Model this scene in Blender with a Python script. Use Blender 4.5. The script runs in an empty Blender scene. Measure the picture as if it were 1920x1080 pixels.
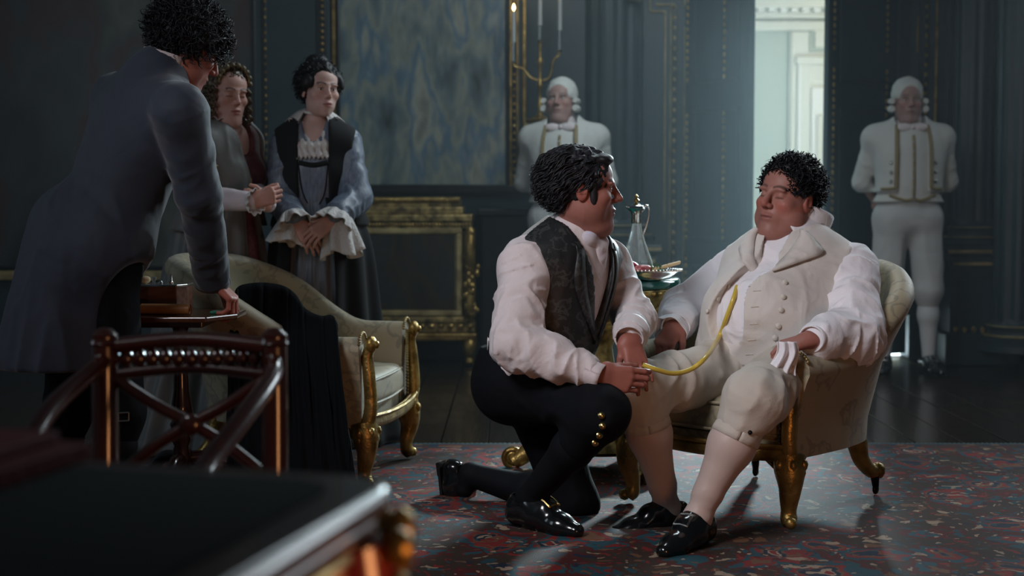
import bpy, bmesh, math, random, time
import numpy as np
from mathutils import Vector, Matrix
T00 = time.time()
SC = bpy.context.scene
COL = SC.collection
random.seed(7); RNG = np.random.default_rng(7)

# ---------------------------------------------------------------- camera
FPX, CAMZ = 2700.0, 1.05
PITCH = math.atan((540 - 372) / FPX)
cam = bpy.data.cameras.new('camera'); cam.sensor_width = 36.0; cam.lens = FPX / 1920 * 36.0
cam.clip_start = 0.05; cam.clip_end = 60
cam.dof.use_dof = True; cam.dof.focus_distance = 4.6; cam.dof.aperture_fstop = 2.6
camo = bpy.data.objects.new('camera', cam); COL.objects.link(camo)
camo.location = (0, 0, CAMZ); camo.rotation_euler = (math.pi / 2 - PITCH, 0, 0)
SC.camera = camo

def U(px, py, Y):
    """a point of the room that stands Y metres in front of the camera"""
    c, s = math.cos(PITCH), math.sin(PITCH)
    u, v = (px - 960) / FPX, (540 - py) / FPX
    d = np.array([u, c + v * s, -s + v * c])
    return np.array([0, 0, CAMZ]) + d * (Y / d[1])

# ---------------------------------------------------------------- world, lights, exposure
world = bpy.data.worlds.new('world'); SC.world = world; world.use_nodes = True
bg = world.node_tree.nodes['Background']; bg.inputs[0].default_value = (0.30, 0.42, 0.50, 1); bg.inputs[1].default_value = 0.065

def area(name, loc, target, size, energy, color, sy=None):
    l = bpy.data.lights.new(name, 'AREA'); l.energy = energy; l.color = color
    l.shape = 'RECTANGLE'; l.size = size; l.size_y = sy or size
    o = bpy.data.objects.new(name, l); COL.objects.link(o); o.location = loc
    o.rotation_euler = (Vector(target) - Vector(loc)).to_track_quat('-Z', 'Y').to_euler()
    return o
fill_r = area('fill_light_right', (4.1, 7.9, 2.7), (0.5, 4.7, 0.75), 1.5, 26, (0.80, 0.92, 1.0), 2.0); fill_r.data.spread = math.radians(95)  # added soft fill from the back right; no window stands there
kl = area('window_light_left', (-1.9, 1.5, 3.3), (0.80, 4.75, 0.72), 1.1, 12.5, (0.97, 0.95, 1.0), 1.1); kl.data.spread = math.radians(56)
area('window_light_far_left', (-4.2, 3.4, 2.2), (-1.5, 4.8, 0.8), 1.2, 16, (0.72, 0.86, 1.0), 1.8)
area('overhead_fill_light', (0.9, 6.8, 3.3), (-1.6, 7.3, 0.8), 1.2, 50, (0.80, 0.93, 1.0), 1.2)  # added overhead fill to lift the dim back of the room, not a window
area('fire_light', (0.95, 1.0, 0.42), (.05, 3.0, 0.5), 0.5, 10, (1.0, 0.42, 0.16), 0.4)
area('next_room_light', (3.6, 11.4, 2.3), (2.5, 13.1, 1.3), 1.2, 16, (1.0, 0.96, 0.86), 1.4)
def spot(name, loc, target, energy, color, ang, size=.15, blend=.4):
    l = bpy.data.lights.new(name, 'SPOT'); l.energy = energy; l.color = color; l.spot_size = math.radians(ang); l.spot_blend = blend; l.shadow_soft_size = size
    o = bpy.data.objects.new(name, l); COL.objects.link(o); o.location = loc
    o.rotation_euler = (Vector(target) - Vector(loc)).to_track_quat('-Z', 'Y').to_euler(); return o
spot('door_beam', (2.55, 11.3, 2.75), (0.80, 7.7, 1.1), 5600, (0.72, 0.93, 1.0), 36, .5)
spot('door_crack_light', (2.95, 10.7, 2.4), (2.75, 10.4, 0.0), 2600, (0.72, 0.90, 1.0), 62, .1)
cy_ = SC.cycles; cy_.max_bounces = 6; cy_.diffuse_bounces = 3; cy_.glossy_bounces = 3; cy_.transmission_bounces = 6; cy_.volume_bounces = 0
vs = SC.view_settings
vs.view_transform = 'Standard'; vs.look = 'None'; vs.exposure = 0.0; vs.gamma = 1.0; vs.use_curve_mapping = False

# ---------------------------------------------------------------- small maths
def A(*v): return np.array(v, dtype=float)
def nrm(v): v = np.asarray(v, float); return v / (np.linalg.norm(v) + 1e-12)
def lerp(a, b, t): return np.asarray(a, float) * (1 - t) + np.asarray(b, float) * t
def frame(right, up):
    r = nrm(right); u = nrm(up); u = nrm(u - r * np.dot(u, r)); f = np.cross(u, r)
    return np.array([r, f, u])
def frame_fu(fwd, up):
    f = nrm(fwd); u = nrm(up); u = nrm(u - f * np.dot(u, f)); r = np.cross(f, u)
    return np.array([r, f, u])
_TAB = np.random.default_rng(3).random((32, 32, 32)).astype(np.float32) * 2 - 1
def vnoise(x, y, z):
    xi, yi, zi = np.floor(x).astype(np.int64), np.floor(y).astype(np.int64), np.floor(z).astype(np.int64)
    fx, fy, fz = x - xi, y - yi, z - zi
    fx, fy, fz = fx*fx*(3-2*fx), fy*fy*(3-2*fy), fz*fz*(3-2*fz)
    a, b, c = xi & 31, yi & 31, zi & 31; a1, b1, c1 = (xi+1) & 31, (yi+1) & 31, (zi+1) & 31
    T = _TAB
    return (((T[a,b,c]*(1-fx)+T[a1,b,c]*fx)*(1-fy)+(T[a,b1,c]*(1-fx)+T[a1,b1,c]*fx)*fy)*(1-fz)
          + ((T[a,b,c1]*(1-fx)+T[a1,b,c1]*fx)*(1-fy)+(T[a,b1,c1]*(1-fx)+T[a1,b1,c1]*fx)*fy)*fz)

# ---------------------------------------------------------------- signed-distance shapes (bodies, clothes)
def ell(c, r, R=None):
    c = np.asarray(c, float); r = np.broadcast_to(np.asarray(r, float), (3,)); R = np.eye(3) if R is None else R
    m = np.sqrt(((R * r[:, None]) ** 2).sum(0))
    def f(X, Y, Z):
        x, y, z = X - c[0], Y - c[1], Z - c[2]
        l = [(x*R[i,0] + y*R[i,1] + z*R[i,2]) / r[i] for i in range(3)]
        k0 = np.sqrt(l[0]**2 + l[1]**2 + l[2]**2) + 1e-9
        k1 = np.sqrt((l[0]/r[0])**2 + (l[1]/r[1])**2 + (l[2]/r[2])**2) + 1e-9
        return k0 * (k0 - 1) / k1
    return f, c - m, c + m
def cone(p0, p1, r0, r1=None, wide=None):
    """tapered capsule; wide=(axis, factor) stretches its cross-section along axis"""
    p0 = np.asarray(p0, float); p1 = np.asarray(p1, float); r1 = r0 if r1 is None else r1
    a, s = (nrm(wide[0]), wide[1]) if wide else (A(1, 0, 0), 1.0)
    q1 = p1 - p0; q1 = q1 - (1 - 1/s) * np.dot(q1, a) * a; L2 = np.dot(q1, q1) + 1e-12
    def f(X, Y, Z):
        x, y, z = X - p0[0], Y - p0[1], Z - p0[2]
        if s != 1.0:
            w = (1 - 1/s) * (x*a[0] + y*a[1] + z*a[2]); x = x - w*a[0]; y = y - w*a[1]; z = z - w*a[2]
        t = np.clip((x*q1[0] + y*q1[1] + z*q1[2]) / L2, 0, 1)
        return np.sqrt((x-t*q1[0])**2 + (y-t*q1[1])**2 + (z-t*q1[2])**2) - (r0 + t*(r1-r0))
    m = max(r0, r1) * max(s, 1)
    return f, np.minimum(p0, p1) - m, np.maximum(p0, p1) + m
def rbox(c, half, R=None, r=0.005):
    c = np.asarray(c, float); half = np.asarray(half, float); R = np.eye(3) if R is None else R
    m = (np.abs(R) * half[:, None]).sum(0)
    def f(X, Y, Z):
        x, y, z = X - c[0], Y - c[1], Z - c[2]
        q = [np.abs(x*R[i,0] + y*R[i,1] + z*R[i,2]) - half[i] + r for i in range(3)]
        o = np.sqrt(np.maximum(q[0],0)**2 + np.maximum(q[1],0)**2 + np.maximum(q[2],0)**2)
        return o + np.minimum(np.maximum(q[0], np.maximum(q[1], q[2])), 0) - r
    return f, c - m, c + m
def folds(prim, axis, org, amp, fl, fc, seed=0, ridge=True, ext=None):
    """wrinkle a shape: fl waves per metre along axis, fc across it"""
    f0, lo, hi = prim; a = nrm(axis); org = np.asarray(org, float)
    b = nrm(np.cross(a, A(.3, .5, .8))); c = np.cross(a, b)
    def f(X, Y, Z):
        d = f0(X, Y, Z); m = np.abs(d) < 0.04
        if not m.any(): return d
        d = np.array(d); XX, YY, ZZ = [np.broadcast_to(v, d.shape)[m] - o for v, o in zip((X, Y, Z), org)]
        l = XX*a[0]+YY*a[1]+ZZ*a[2]; u = XX*b[0]+YY*b[1]+ZZ*b[2]; w = XX*c[0]+YY*c[1]+ZZ*c[2]
        if ridge:
            w1 = .35*vnoise(l*fl*.5 + seed, u*fc*.6, w*fc*.6)
            r1 = np.clip(1 - 1.9*np.abs(vnoise((l + .35*u)*fl + seed*7.3 + w1, u*fc + seed*3.1, w*fc + 9.7)), 0, 1)**1.6
            r2 = np.clip(1 - 2.2*np.abs(vnoise((l - .45*w)*fl*1.3 + seed*2.3, u*fc*1.2 + seed, w*fc*1.2 + 3.7 + w1)), 0, 1)**2
            n = 1.25*np.maximum(r1, .7*r2) - .45 + .25*vnoise(l*fl*.4, u*fc*.5, w*fc*.5 + seed)
        else: n = vnoise(l*fl + seed*7.3, u*fc + seed*3.1, w*fc + 9.7) + .45 * vnoise(l*fl*2.1 + seed, u*fc*2.1, w*fc*2.1 + 5)
        d[m] -= amp * n
        return d
    return f, lo - amp*1.5, hi + amp*1.5

class SDF:
    def __init__(s, lo, hi, h):
        s.lo = np.asarray(lo, float) - 3*h; s.h = h
        s.n = (np.ceil((np.asarray(hi, float) - s.lo) / h) + 4).astype(int)
        s.D = np.full(s.n, 0.5, np.float32)
    @classmethod
    def of(cls, prims, h, pad=0.03):
        lo = np.min([p[0][1] for p in prims], 0) - pad; hi = np.max([p[0][2] for p in prims], 0) + pad
        g = cls(lo, hi, h)
        for p in prims: g.add(*p)
        return g
    def _reg(s, lo, hi):
        a = np.clip(np.floor((lo - s.lo) / s.h).astype(int), 0, s.n); b = np.clip(np.ceil((hi - s.lo) / s.h).astype(int) + 1, 0, s.n)
        if (b <= a).any(): return None, None
        sl = tuple(slice(i, j) for i, j in zip(a, b))
        P = [((np.arange(i, j) * s.h + o).astype(np.float32)) for i, j, o in zip(a, b, s.lo)]
        return sl, (P[0][:, None, None], P[1][None, :, None], P[2][None, None, :])
    def add(s, prim, k=0.01):
        f, lo, hi = prim; sl, P = s._reg(lo - k - 3*s.h, hi + k + 3*s.h)
        if sl is None: return s
        d = f(*P); D = s.D[sl]
        if k <= 0: s.D[sl] = np.minimum(D, d)
        else:
            t = np.clip(.5 + .5*(D - d)/k, 0, 1); s.D[sl] = D + (d - D)*t - k*t*(1-t)
        return s
    def sub(s, prim, k=0.006):
        f, lo, hi = prim; sl, P = s._reg(lo - k - 3*s.h, hi + k + 3*s.h)
        if sl is None: return s
        d = -f(*P); D = s.D[sl]; t = np.clip(.5 + .5*(d - D)/k, 0, 1)
        s.D[sl] = D + (d - D)*t + k*t*(1-t)
        return s
    def cut(s, p, n):
        """drop everything on the side of p that n points to"""
        n = nrm(n); sl, P = s._reg(s.lo, s.lo + s.n * s.h)
        s.D[sl] = np.maximum(s.D[sl], (P[0]-p[0])*n[0] + (P[1]-p[1])*n[1] + (P[2]-p[2])*n[2])
        return s
    def mesh(s, smooth=1):
        D = s.D; S = D < 0
        D[0] = D[-1] = np.abs(D[0]) + .01; D[:, 0] = np.abs(D[:, 0]) + .01; D[:, -1] = np.abs(D[:, -1]) + .01
        D[:, :, 0] = np.abs(D[:, :, 0]) + .01; D[:, :, -1] = np.abs(D[:, :, -1]) + .01; S = D < 0
        n0, n1, n2 = D.shape
        cnt = np.zeros((n0-1, n1-1, n2-1), np.uint8)
        offs = [(i, j, k) for i in (0, 1) for j in (0, 1) for k in (0, 1)]
        for i, j, k in offs: cnt += S[i:n0-1+i, j:n1-1+j, k:n2-1+k]
        act = (cnt > 0) & (cnt < 8)
        I = np.argwhere(act)
        vid = np.full(act.shape, -1, np.int32); vid[act] = np.arange(len(I))
        C = {o: D[I[:,0]+o[0], I[:,1]+o[1], I[:,2]+o[2]] for o in offs}
        acc = np.zeros((len(I), 3)); num = np.zeros(len(I))
        for o in offs:
            for ax in range(3):
                if o[ax]: continue
                o2 = list(o); o2[ax] = 1; o2 = tuple(o2)
                a, b = C[o], C[o2]; m = (a < 0) != (b < 0)
                t = a[m] / (a[m] - b[m]); p = np.tile(np.array(o, float), (m.sum(), 1)); p[:, ax] += t
                acc[m] += p; num[m] += 1
        V = (I + acc / num[:, None]) * s.h + s.lo
        Q = []
        for ax in range(3):
            a = [slice(None)]*3; b = [slice(None)]*3; a[ax] = slice(0, -1); b[ax] = slice(1, None)
            sa, sb = S[tuple(a)], S[tuple(b)]; E = np.argwhere(sa != sb)
            e = E[(E[:, (ax+1)%3] > 0) & (E[:, (ax+2)%3] > 0)]
            u, v = (ax+1)%3, (ax+2)%3
            def g(du, dv):
                q = e.copy(); q[:, u] -= du; q[:, v] -= dv; return vid[q[:,0], q[:,1], q[:,2]]
            q = np.stack([g(1,1), g(0,1), g(0,0), g(1,0)], 1)
            fl = ~sa[e[:,0], e[:,1], e[:,2]]; q[fl] = q[fl][:, ::-1]; Q.append(q)
        Q = np.concatenate(Q)
        for _ in range(smooth):
            acc = np.zeros_like(V); num = np.zeros(len(V))
            for i in range(4):
                a, b = Q[:, i], Q[:, (i+1) % 4]
                for c in range(3): acc[:, c] += np.bincount(a, V[b, c], len(V)) + np.bincount(b, V[a, c], len(V))
                num += np.bincount(a, minlength=len(V)) + np.bincount(b, minlength=len(V))
            V = V*.4 + acc / np.maximum(num, 1)[:, None] * .6
        return V, Q

# ---------------------------------------------------------------- object helpers
def obj_from(name, V, Q, mat, parent=None, smooth=True, col=None, angle=None, mats=None, midx=None):
    """mesh object from arrays; Q may be an (n,4) array or a list of faces"""
    me = bpy.data.meshes.new(name)
    if isinstance(Q, np.ndarray) and Q.ndim == 2:
        k = Q.shape[1]; V = np.asarray(V, np.float32)
        me.vertices.add(len(V)); me.vertices.foreach_set('co', V.ravel())
        me.loops.add(Q.size); me.loops.foreach_set('vertex_index', Q.astype(np.int32).ravel())
        me.polygons.add(len(Q)); me.polygons.foreach_set('loop_start', np.arange(0, Q.size, k, dtype=np.int32))
        me.update(calc_edges=True)
    else:
        me.from_pydata([tuple(v) for v in V], [], [tuple(f) for f in Q]); me.update()
    if smooth:
        me.polygons.foreach_set('use_smooth', np.ones(len(me.polygons), bool))
        if angle: me.set_sharp_from_angle(angle=math.radians(angle))
    if col is not None:
        c = np.ones((len(me.vertices), 4), np.float32); c[:, :3] = col
        me.color_attributes.new('Col', 'FLOAT_COLOR', 'POINT').data.foreach_set('color', c.ravel())
    for m in (mats or [mat]): me.materials.append(m)
    if midx is not None: me.polygons.foreach_set('material_index', np.asarray(midx, np.int32))
    o = bpy.data.objects.new(name, me); COL.objects.link(o)
    if parent is not None: attach(o, parent)
    return o
def attach(o, parent):
    o.parent = parent
    if parent.parent is None: o.matrix_parent_inverse = Matrix.Translation(parent.location).inverted()
def tag(o, label, cat, group=None, kind=None):
    if label: o['label'] = label
    if cat: o['category'] = cat
    if group: o['group'] = group
    if kind: o['kind'] = kind
    return o
def thing(name, label, cat, loc=(0, 0, 0), group=None):
    o = bpy.data.objects.new(name, None); COL.objects.link(o); o.location = loc; o.empty_display_size = .1
    return tag(o, label, cat, group)
def copy_tree(o, parent=None):
    c = o.copy(); COL.objects.link(c); c.parent = parent
    for ch in o.children: copy_tree(ch, c)
    return c

class MB:
    """collects shapes into one mesh"""
    def __init__(s): s.v = []; s.f = []
    def put(s, V, F):
        n = len(s.v); s.v += [tuple(map(float, v)) for v in V]; s.f += [tuple(int(i)+n for i in f) for f in F]; return s
    def box(s, c, d, R=None):
        h = np.asarray(d, float)/2; P = np.array([[x, y, z] for x in (-1, 1) for y in (-1, 1) for z in (-1, 1)]) * h
        if R is not None: P = P @ R
        return s.put(P + np.asarray(c, float), [(0,1,3,2), (4,6,7,5), (0,4,5,1), (2,3,7,6), (0,2,6,4), (1,5,7,3)])
    def lathe(s, prof, org=(0,0,0), n=24, R=None, sx=1, sy=1):
        V = []; F = []; m = len(prof)
        for i in range(n):
            a = 2*math.pi*i/n
            for r, z in prof: V.append((r*math.cos(a)*sx, r*math.sin(a)*sy, z))
        for i in range(n):
            j = (i+1) % n
            for k in range(m-1): F.append((i*m+k, j*m+k, j*m+k+1, i*m+k+1))
        F.append([i*m for i in range(n)][::-1]); F.append([i*m+m-1 for i in range(n)])
        V = np.array(V)
        if R is not None: V = V @ R
        return s.put(V + np.asarray(org, float), F)
    def tube(s, pts, rad, n=8, cap=True, flat=None):
        pts = np.asarray(pts, float); m = len(pts); rad = np.broadcast_to(np.asarray(rad, float), (m,))
        T = np.gradient(pts, axis=0); V = []; up = A(0, 0, 1) if abs(nrm(T[0])[2]) < .9 else A(1, 0, 0)
        b = nrm(np.cross(nrm(T[0]), up))
        for i in range(m):
            t = nrm(T[i]); b = nrm(b - t*np.dot(b, t)); c = np.cross(t, b)
            for j in range(n):
                a = 2*math.pi*j/n; V.append(pts[i] + rad[i]*(math.cos(a)*b*(flat or 1) + math.sin(a)*c))
        F = [(i*n+j, i*n+(j+1)%n, (i+1)*n+(j+1)%n, (i+1)*n+j) for i in range(m-1) for j in range(n)]
        if cap: F += [list(range(n))[::-1], [(m-1)*n+j for j in range(n)]]
        return s.put(V, F)
    def ball(s, c, r, n=10, R=None):
        r = np.broadcast_to(np.asarray(r, float), (3,)); m = max(4, n//2)
        prof = [(max(1e-4, math.sin(math.pi*k/m)), -math.cos(math.pi*k/m)) for k in range(m+1)]
        t = MB().lathe(prof, n=n); V = np.array(t.v) * r
        if R is not None: V = V @ R
        return s.put(V + np.asarray(c, float), t.f)
    def prism(s, poly, o, ex, ey, ez, d):
        """polygon in plane (ex,ey) at o, pushed d along ez"""
        o, ex, ey, ez = [np.asarray(q, float) for q in (o, ex, ey, ez)]
        n = len(poly); V = [o + ex*x + ey*y for x, y in poly] + [o + ex*x + ey*y + ez*d for x, y in poly]
        return s.put(V, [list(range(n))[::-1], list(range(n, 2*n))] + [(i, (i+1)%n, n+(i+1)%n, n+i) for i in range(n)])
    def grid(s, P):
        """P: (m,n,3) array of points"""
        P = np.asarray(P); m, n = P.shape[:2]
        return s.put(P.reshape(-1, 3), [(i*n+j, i*n+j+1, (i+1)*n+j+1, (i+1)*n+j) for i in range(m-1) for j in range(n-1)])
    def build(s, name, mat, parent=None, smooth=True, angle=50, bevel=0, solid=0, sub=0, kind=None):
        me = bpy.data.meshes.new(name); me.from_pydata(s.v, [], s.f); me.update()
        bm = bmesh.new(); bm.from_mesh(me); bmesh.ops.recalc_face_normals(bm, faces=bm.faces); bm.to_mesh(me); bm.free()
        if smooth:
            me.polygons.foreach_set('use_smooth', np.ones(len(me.polygons), bool))
            if angle: me.set_sharp_from_angle(angle=math.radians(angle))
        me.materials.append(mat); o = bpy.data.objects.new(name, me); COL.objects.link(o)
        if solid: m = o.modifiers.new('thick', 'SOLIDIFY'); m.thickness = solid; m.offset = 0
        if bevel: m = o.modifiers.new('bevel', 'BEVEL'); m.width = bevel; m.segments = 2; m.limit_method = 'ANGLE'
        if sub: m = o.modifiers.new('sub', 'SUBSURF'); m.levels = sub; m.render_levels = sub
        if parent is not None: attach(o, parent)
        if kind: o['kind'] = kind
        return o
def spline(pts, n=24):
    """Catmull-Rom through points"""
    P = np.asarray(pts, float); P = np.vstack([2*P[0]-P[1], P, 2*P[-1]-P[-2]]); out = []
    seg = len(P) - 3
    for q in np.linspace(0, seg - 1e-6, n):
        i = int(q); t = q - i; a, b, c, d = P[i:i+4]
        out.append(.5*((2*b) + (-a+c)*t + (2*a-5*b+4*c-d)*t*t + (-a+3*b-3*c+d)*t**3))
    return np.array(out)

# ---------------------------------------------------------------- materials
def mat(name, color, rough=.6, metal=0.0, bump=0.0, bscale=40, var=0.0, vscale=8, spec=.5, sheen=0, coat=0, col2=None, attr=False, alpha=1, trans=0, ior=1.45, emit=None, stretch=None, wr=None):
    m = bpy.data.materials.new(name); m.use_nodes = True; nt = m.node_tree; N = nt.nodes; L = nt.links
    b = N['Principled BSDF']; b.inputs['Base Color'].default_value = (*color, 1); b.inputs['Roughness'].default_value = rough
    b.inputs['Metallic'].default_value = metal; b.inputs['Specular IOR Level'].default_value = spec
    b.inputs['Sheen Weight'].default_value = sheen; b.inputs['Coat Weight'].default_value = coat
    b.inputs['Transmission Weight'].default_value = trans; b.inputs['IOR'].default_value = ior
    if emit: b.inputs['Emission Color'].default_value = (*emit[0], 1); b.inputs['Emission Strength'].default_value = emit[1]
    tc = N.new('ShaderNodeTexCoord'); src = tc.outputs['Object']
    if stretch:
        mp = N.new('ShaderNodeMapping'); mp.inputs['Scale'].default_value = stretch; L.new(src, mp.inputs[0]); src = mp.outputs[0]
    if var or col2:
        n = N.new('ShaderNodeTexNoise'); n.inputs['Scale'].default_value = vscale; n.inputs['Detail'].default_value = 5; L.new(src, n.inputs['Vector'])
        r = N.new('ShaderNodeValToRGB'); r.color_ramp.elements[0].position = .35; r.color_ramp.elements[1].position = .65
        c2 = col2 or tuple(c*(1-var) for c in color)
        r.color_ramp.elements[0].color = (*c2, 1); r.color_ramp.elements[1].color = (*color, 1)
        L.new(n.outputs['Fac'], r.inputs[0]); L.new(r.outputs[0], b.inputs['Base Color'])
    if attr:
        at = N.new('ShaderNodeVertexColor'); at.layer_name = 'Col'; L.new(at.outputs[0], b.inputs['Base Color'])
    if bump:
        n2 = N.new('ShaderNodeTexNoise'); n2.inputs['Scale'].default_value = bscale; n2.inputs['Detail'].default_value = 6; L.new(src, n2.inputs['Vector'])
        bp = N.new('ShaderNodeBump'); bp.inputs['Strength'].default_value = bump; bp.inputs['Distance'].default_value = .01
        L.new(n2.outputs['Fac'], bp.inputs['Height']); L.new(bp.outputs[0], b.inputs['Normal'])
    if wr:   # creases of worn cloth
        w = N.new('ShaderNodeTexNoise'); w.inputs['Scale'].default_value = wr[0]; w.inputs['Detail'].default_value = 2.0; w.inputs['Distortion'].default_value = .6; L.new(tc.outputs['Object'], w.inputs['Vector'])
        b2 = N.new('ShaderNodeBump'); b2.inputs['Strength'].default_value = wr[1]; b2.inputs['Distance'].default_value = .03; L.new(w.outputs['Fac'], b2.inputs['Height'])
        if bump: L.new(b2.outputs[0], bp.inputs['Normal'])
        else: L.new(b2.outputs[0], b.inputs['Normal'])
    return m
# ---------------------------------------------------------------- people: heads, hands, bodies
def head_prims(H, R, s=1.0, jowl=0.0, closed=True, neck=None, nr=.056, female=False, ears=True):
    def P(x, y, z): return H + s*(x*R[0] + y*R[1] + z*R[2])
    def E(c, r): return ell(P(*c), np.array(r)*s, R)
    g = []
    g.append((E((0, -.016, .036), (.076, .096, .084)), .02))
    g.append((E((0, .022, -.030), ((.060 if not female else .0525)+.010*jowl, .066, .084)), .03))
    g.append((E((0, .030, .050), (.064, .056, .050)), .03))
    g.append((E((0, .074, -.098), (.022 if not female else .016, .018, .017)), .03))
    for q in (-1, 1):
        g.append((E((q*((.043 if not female else .031)+.013*jowl), .018, -.058-.010*jowl), (.020+.012*jowl, .040, .034+.004*jowl)), .045))
        g.append((E((q*.043, .062, -.018), (.022, .020, .017)), .025))
        g.append((E((q*.026, .084, .026), (.026, .010, .008 if not female else .005)), .016))
        if ears:
            g.append((E((q*.078, -.008, -.002), (.009, .019, .031)), .006))
    g.append((E((0, .072, -.060), (.032, .024, .028)), .022))
    if jowl: g.append((E((0, .045, -.118), (.050, .045, .026)), .04))
    b = neck if neck is not None else P(0, -.03, -.18)
    g.append((cone(P(0, -.022, -.055), b, nr*s, nr*s*1.08), .03))
    sub = []
    for q in (-1, 1): sub.append((E((q*.031, .101, .010), (.019, .016, .012)), .014))
    post = []
    for q in (-1, 1):
        post.append((E((q*.031, .073, .007), (.0145, .0150, .0125)), .006))
    w = 1.0 if not female else .8
    post.append((cone(P(0, .090, .020), P(0, .112, -.020), .0075*s*w, .0125*s*w), .012))
    for q in (-1, 1): post.append((E((q*.0125*w, .099, -.027), (.0085*w, .011, .0085)), .006))
    post.append((E((0, .0935, -.0555), (.022, .010, .0058)), .006))
    post.append((E((0, .0910, -.0690), (.019, .0105, .0068)), .006))
    sub2 = [(E((0, .106, -.0620), (.023, .010, .0018)), .003)]
    for q in (-1, 1):
        sub2.append((E((q*.007, .104, -.0345), (.0035, .006, .003)), .003))
        if ears: sub2.append((E((q*.088, -.004, .000), (.007, .010, .018)), .005))
        if not closed: sub2.append((E((q*.031, .090, .0065), (.0120, .014, .0036 if not female else .0030)), .003))
    return g, sub, post, sub2

def head_mesh(H, R, s=1.0, h=.0028, **kw):
    g, sub, post, sub2 = head_prims(H, R, s, **kw)
    G = SDF.of(g, h, .04)
    for p in sub: G.sub(*p)
    for p in post: G.add(*p)
    for p in sub2: G.sub(*p)
    return G.mesh(1)

def skin_colors(V, H, R, s, base, lips, brow, stubble=0.0, red=.5, closed=True, browz=.031):
    L = (V - H) @ R.T / s; x, y, z = L[:, 0], L[:, 1], L[:, 2]; ax = np.abs(x)
    C = np.tile(np.array(base), (len(V), 1))
    def mix(m, c):
        nonlocal C
        m = np.clip(m, 0, 1)[:, None]; C = C*(1-m) + np.array(c)*m
    near = (np.abs(z) < .16) & (y > -.1) & (y < .14) & (ax < .1)
    redc = np.array(base) * np.array([1.12, .72, .66])
    mix(near * red * np.exp(-(((ax-.045)/.022)**2 + ((z+.025)/.022)**2)) * (y > .03), redc)
    mix(near * red * np.exp(-((x/.016)**2 + ((z+.022)/.016)**2)) * (y > .09), redc)
    mix(near * red * .8 * (ax > .074) * (np.abs(z) < .035), redc)
    if stubble: mix(near * stubble * np.clip((-.045 - z)/.02, 0, 1) * (z > -.14) * (y > .0), np.array(base)*np.array([.62, .66, .7]))
    n = vnoise(x*120, y*120, z*120)
    mix(near * np.clip(1.35 - (np.abs(z - browz - .006*np.sin(np.clip((ax-.010)/.04, 0, 1)*3.0))/.0045)**2, 0, 1) * (ax > .011) * (ax < .050) * (y > .06) * .85, brow)
    lipm = near * (y > .084) * np.clip(1.4 - (x/.022)**2 - ((z+.0625)/.0115)**2, 0, 1)
    mix(lipm, lips)
    mix(near * (y > .08) * (np.abs(z+.0622) < .0016) * (ax < .023) * .8, np.array(lips)*.35)
    if closed: mix(near * np.exp(-((z-.0015+.1*(ax-.031)**2*40)/.0022)**2) * (np.abs(ax-.031) < .0145) * (y > .06) * .85, np.array(brow)*.8)
    else: mix(near * np.exp(-((z-.0125)/.0022)**2) * (np.abs(ax-.031) < .0145) * (y > .06) * .85, np.array(brow)*.8)
    return C * (1 + .05*n[:, None])

def hand_prims(W, d, n, side, s=1.0, curl=(.5, .6, .4), spread=.05, thumb=(.7, .3, .5), fan=None):
    """W wrist; d towards the knuckles; n out of the palm; side +1 right hand, -1 left. curl: bend at the three joints (or one triple per finger)"""
    d = nrm(d); n = nrm(n - d*np.dot(n, d)); t = np.cross(d, n) * side     # t: towards the thumb
    out = []; K = .0075*s
    rows = [(.030, .092), (.010, .096), (-.010, .091), (-.029, .083)]
    LEN = [(.044, .026, .020), (.048, .030, .022), (.045, .028, .021), (.036, .021, .018)]
    RAD = [.0092, .0095, .0090, .0080]
    for i, (tx, ky) in enumerate(rows):
        k = W + s*(t*tx + d*ky)
        out.append((cone(W + s*(t*tx*.62 + d*.008), k, .0165*s, .0115*s), .014*s))
    for i, (tx, ky) in enumerate(rows):
        p = W + s*(t*tx + d*ky); a = 0.0; c = curl[i] if isinstance(curl[0], (tuple, list)) else curl
        sp = (fan[i] if fan else (1.5-i)) * spread
        for j in range(3):
            a += c[j]; v = math.cos(a)*d + math.sin(a)*n; v = nrm(v + t*sp)
            q = p + v*LEN[i][j]*s; r = RAD[i]*s
            out.append((cone(p, q, r*(1-.07*j), r*(.93-.08*j)), .0035*s)); p = q
    p = W + s*(t*.026 + d*.022 + n*.006); out.append((cone(W + s*t*.015 + s*d*.01, p + s*(t*.004), .018*s, .0165*s), .014*s))
    a0, b0, c0 = thumb   # out angle, towards palm, bend
    v = nrm(d*math.cos(a0) + t*math.sin(a0) + n*b0); q = p + v*.042*s; out.append((cone(p, q, .0155*s, .0115*s), .010*s))
    v2 = nrm(v*math.cos(c0*.6) - t*math.sin(c0*.6) + n*.12); p = q; q = p + v2*.032*s; out.append((cone(p, q, .0112*s, .0102*s), .004*s))
    v3 = nrm(v2*math.cos(c0*.7) - t*math.sin(c0*.7)); p = q; q = p + v3*.024*s; out.append((cone(p, q, .0102*s, .0085*s), .004*s))
    return out
def hand_mesh(W, d, n, side, elbow, s=1.0, h=.0026, wr=.026, fl=.07, **kw):
    g = hand_prims(W, d, n, side, s, **kw)
    e = nrm(np.asarray(elbow) - W); b = W + e*fl
    t = np.cross(nrm(d), nrm(n))
    g.insert(0, (cone(b, W + nrm(d)*.012, wr*s*1.12, wr*s*.86, wide=(t, 1.18)), .012))
    return SDF.of(g, h, .02).mesh(1)

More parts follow.
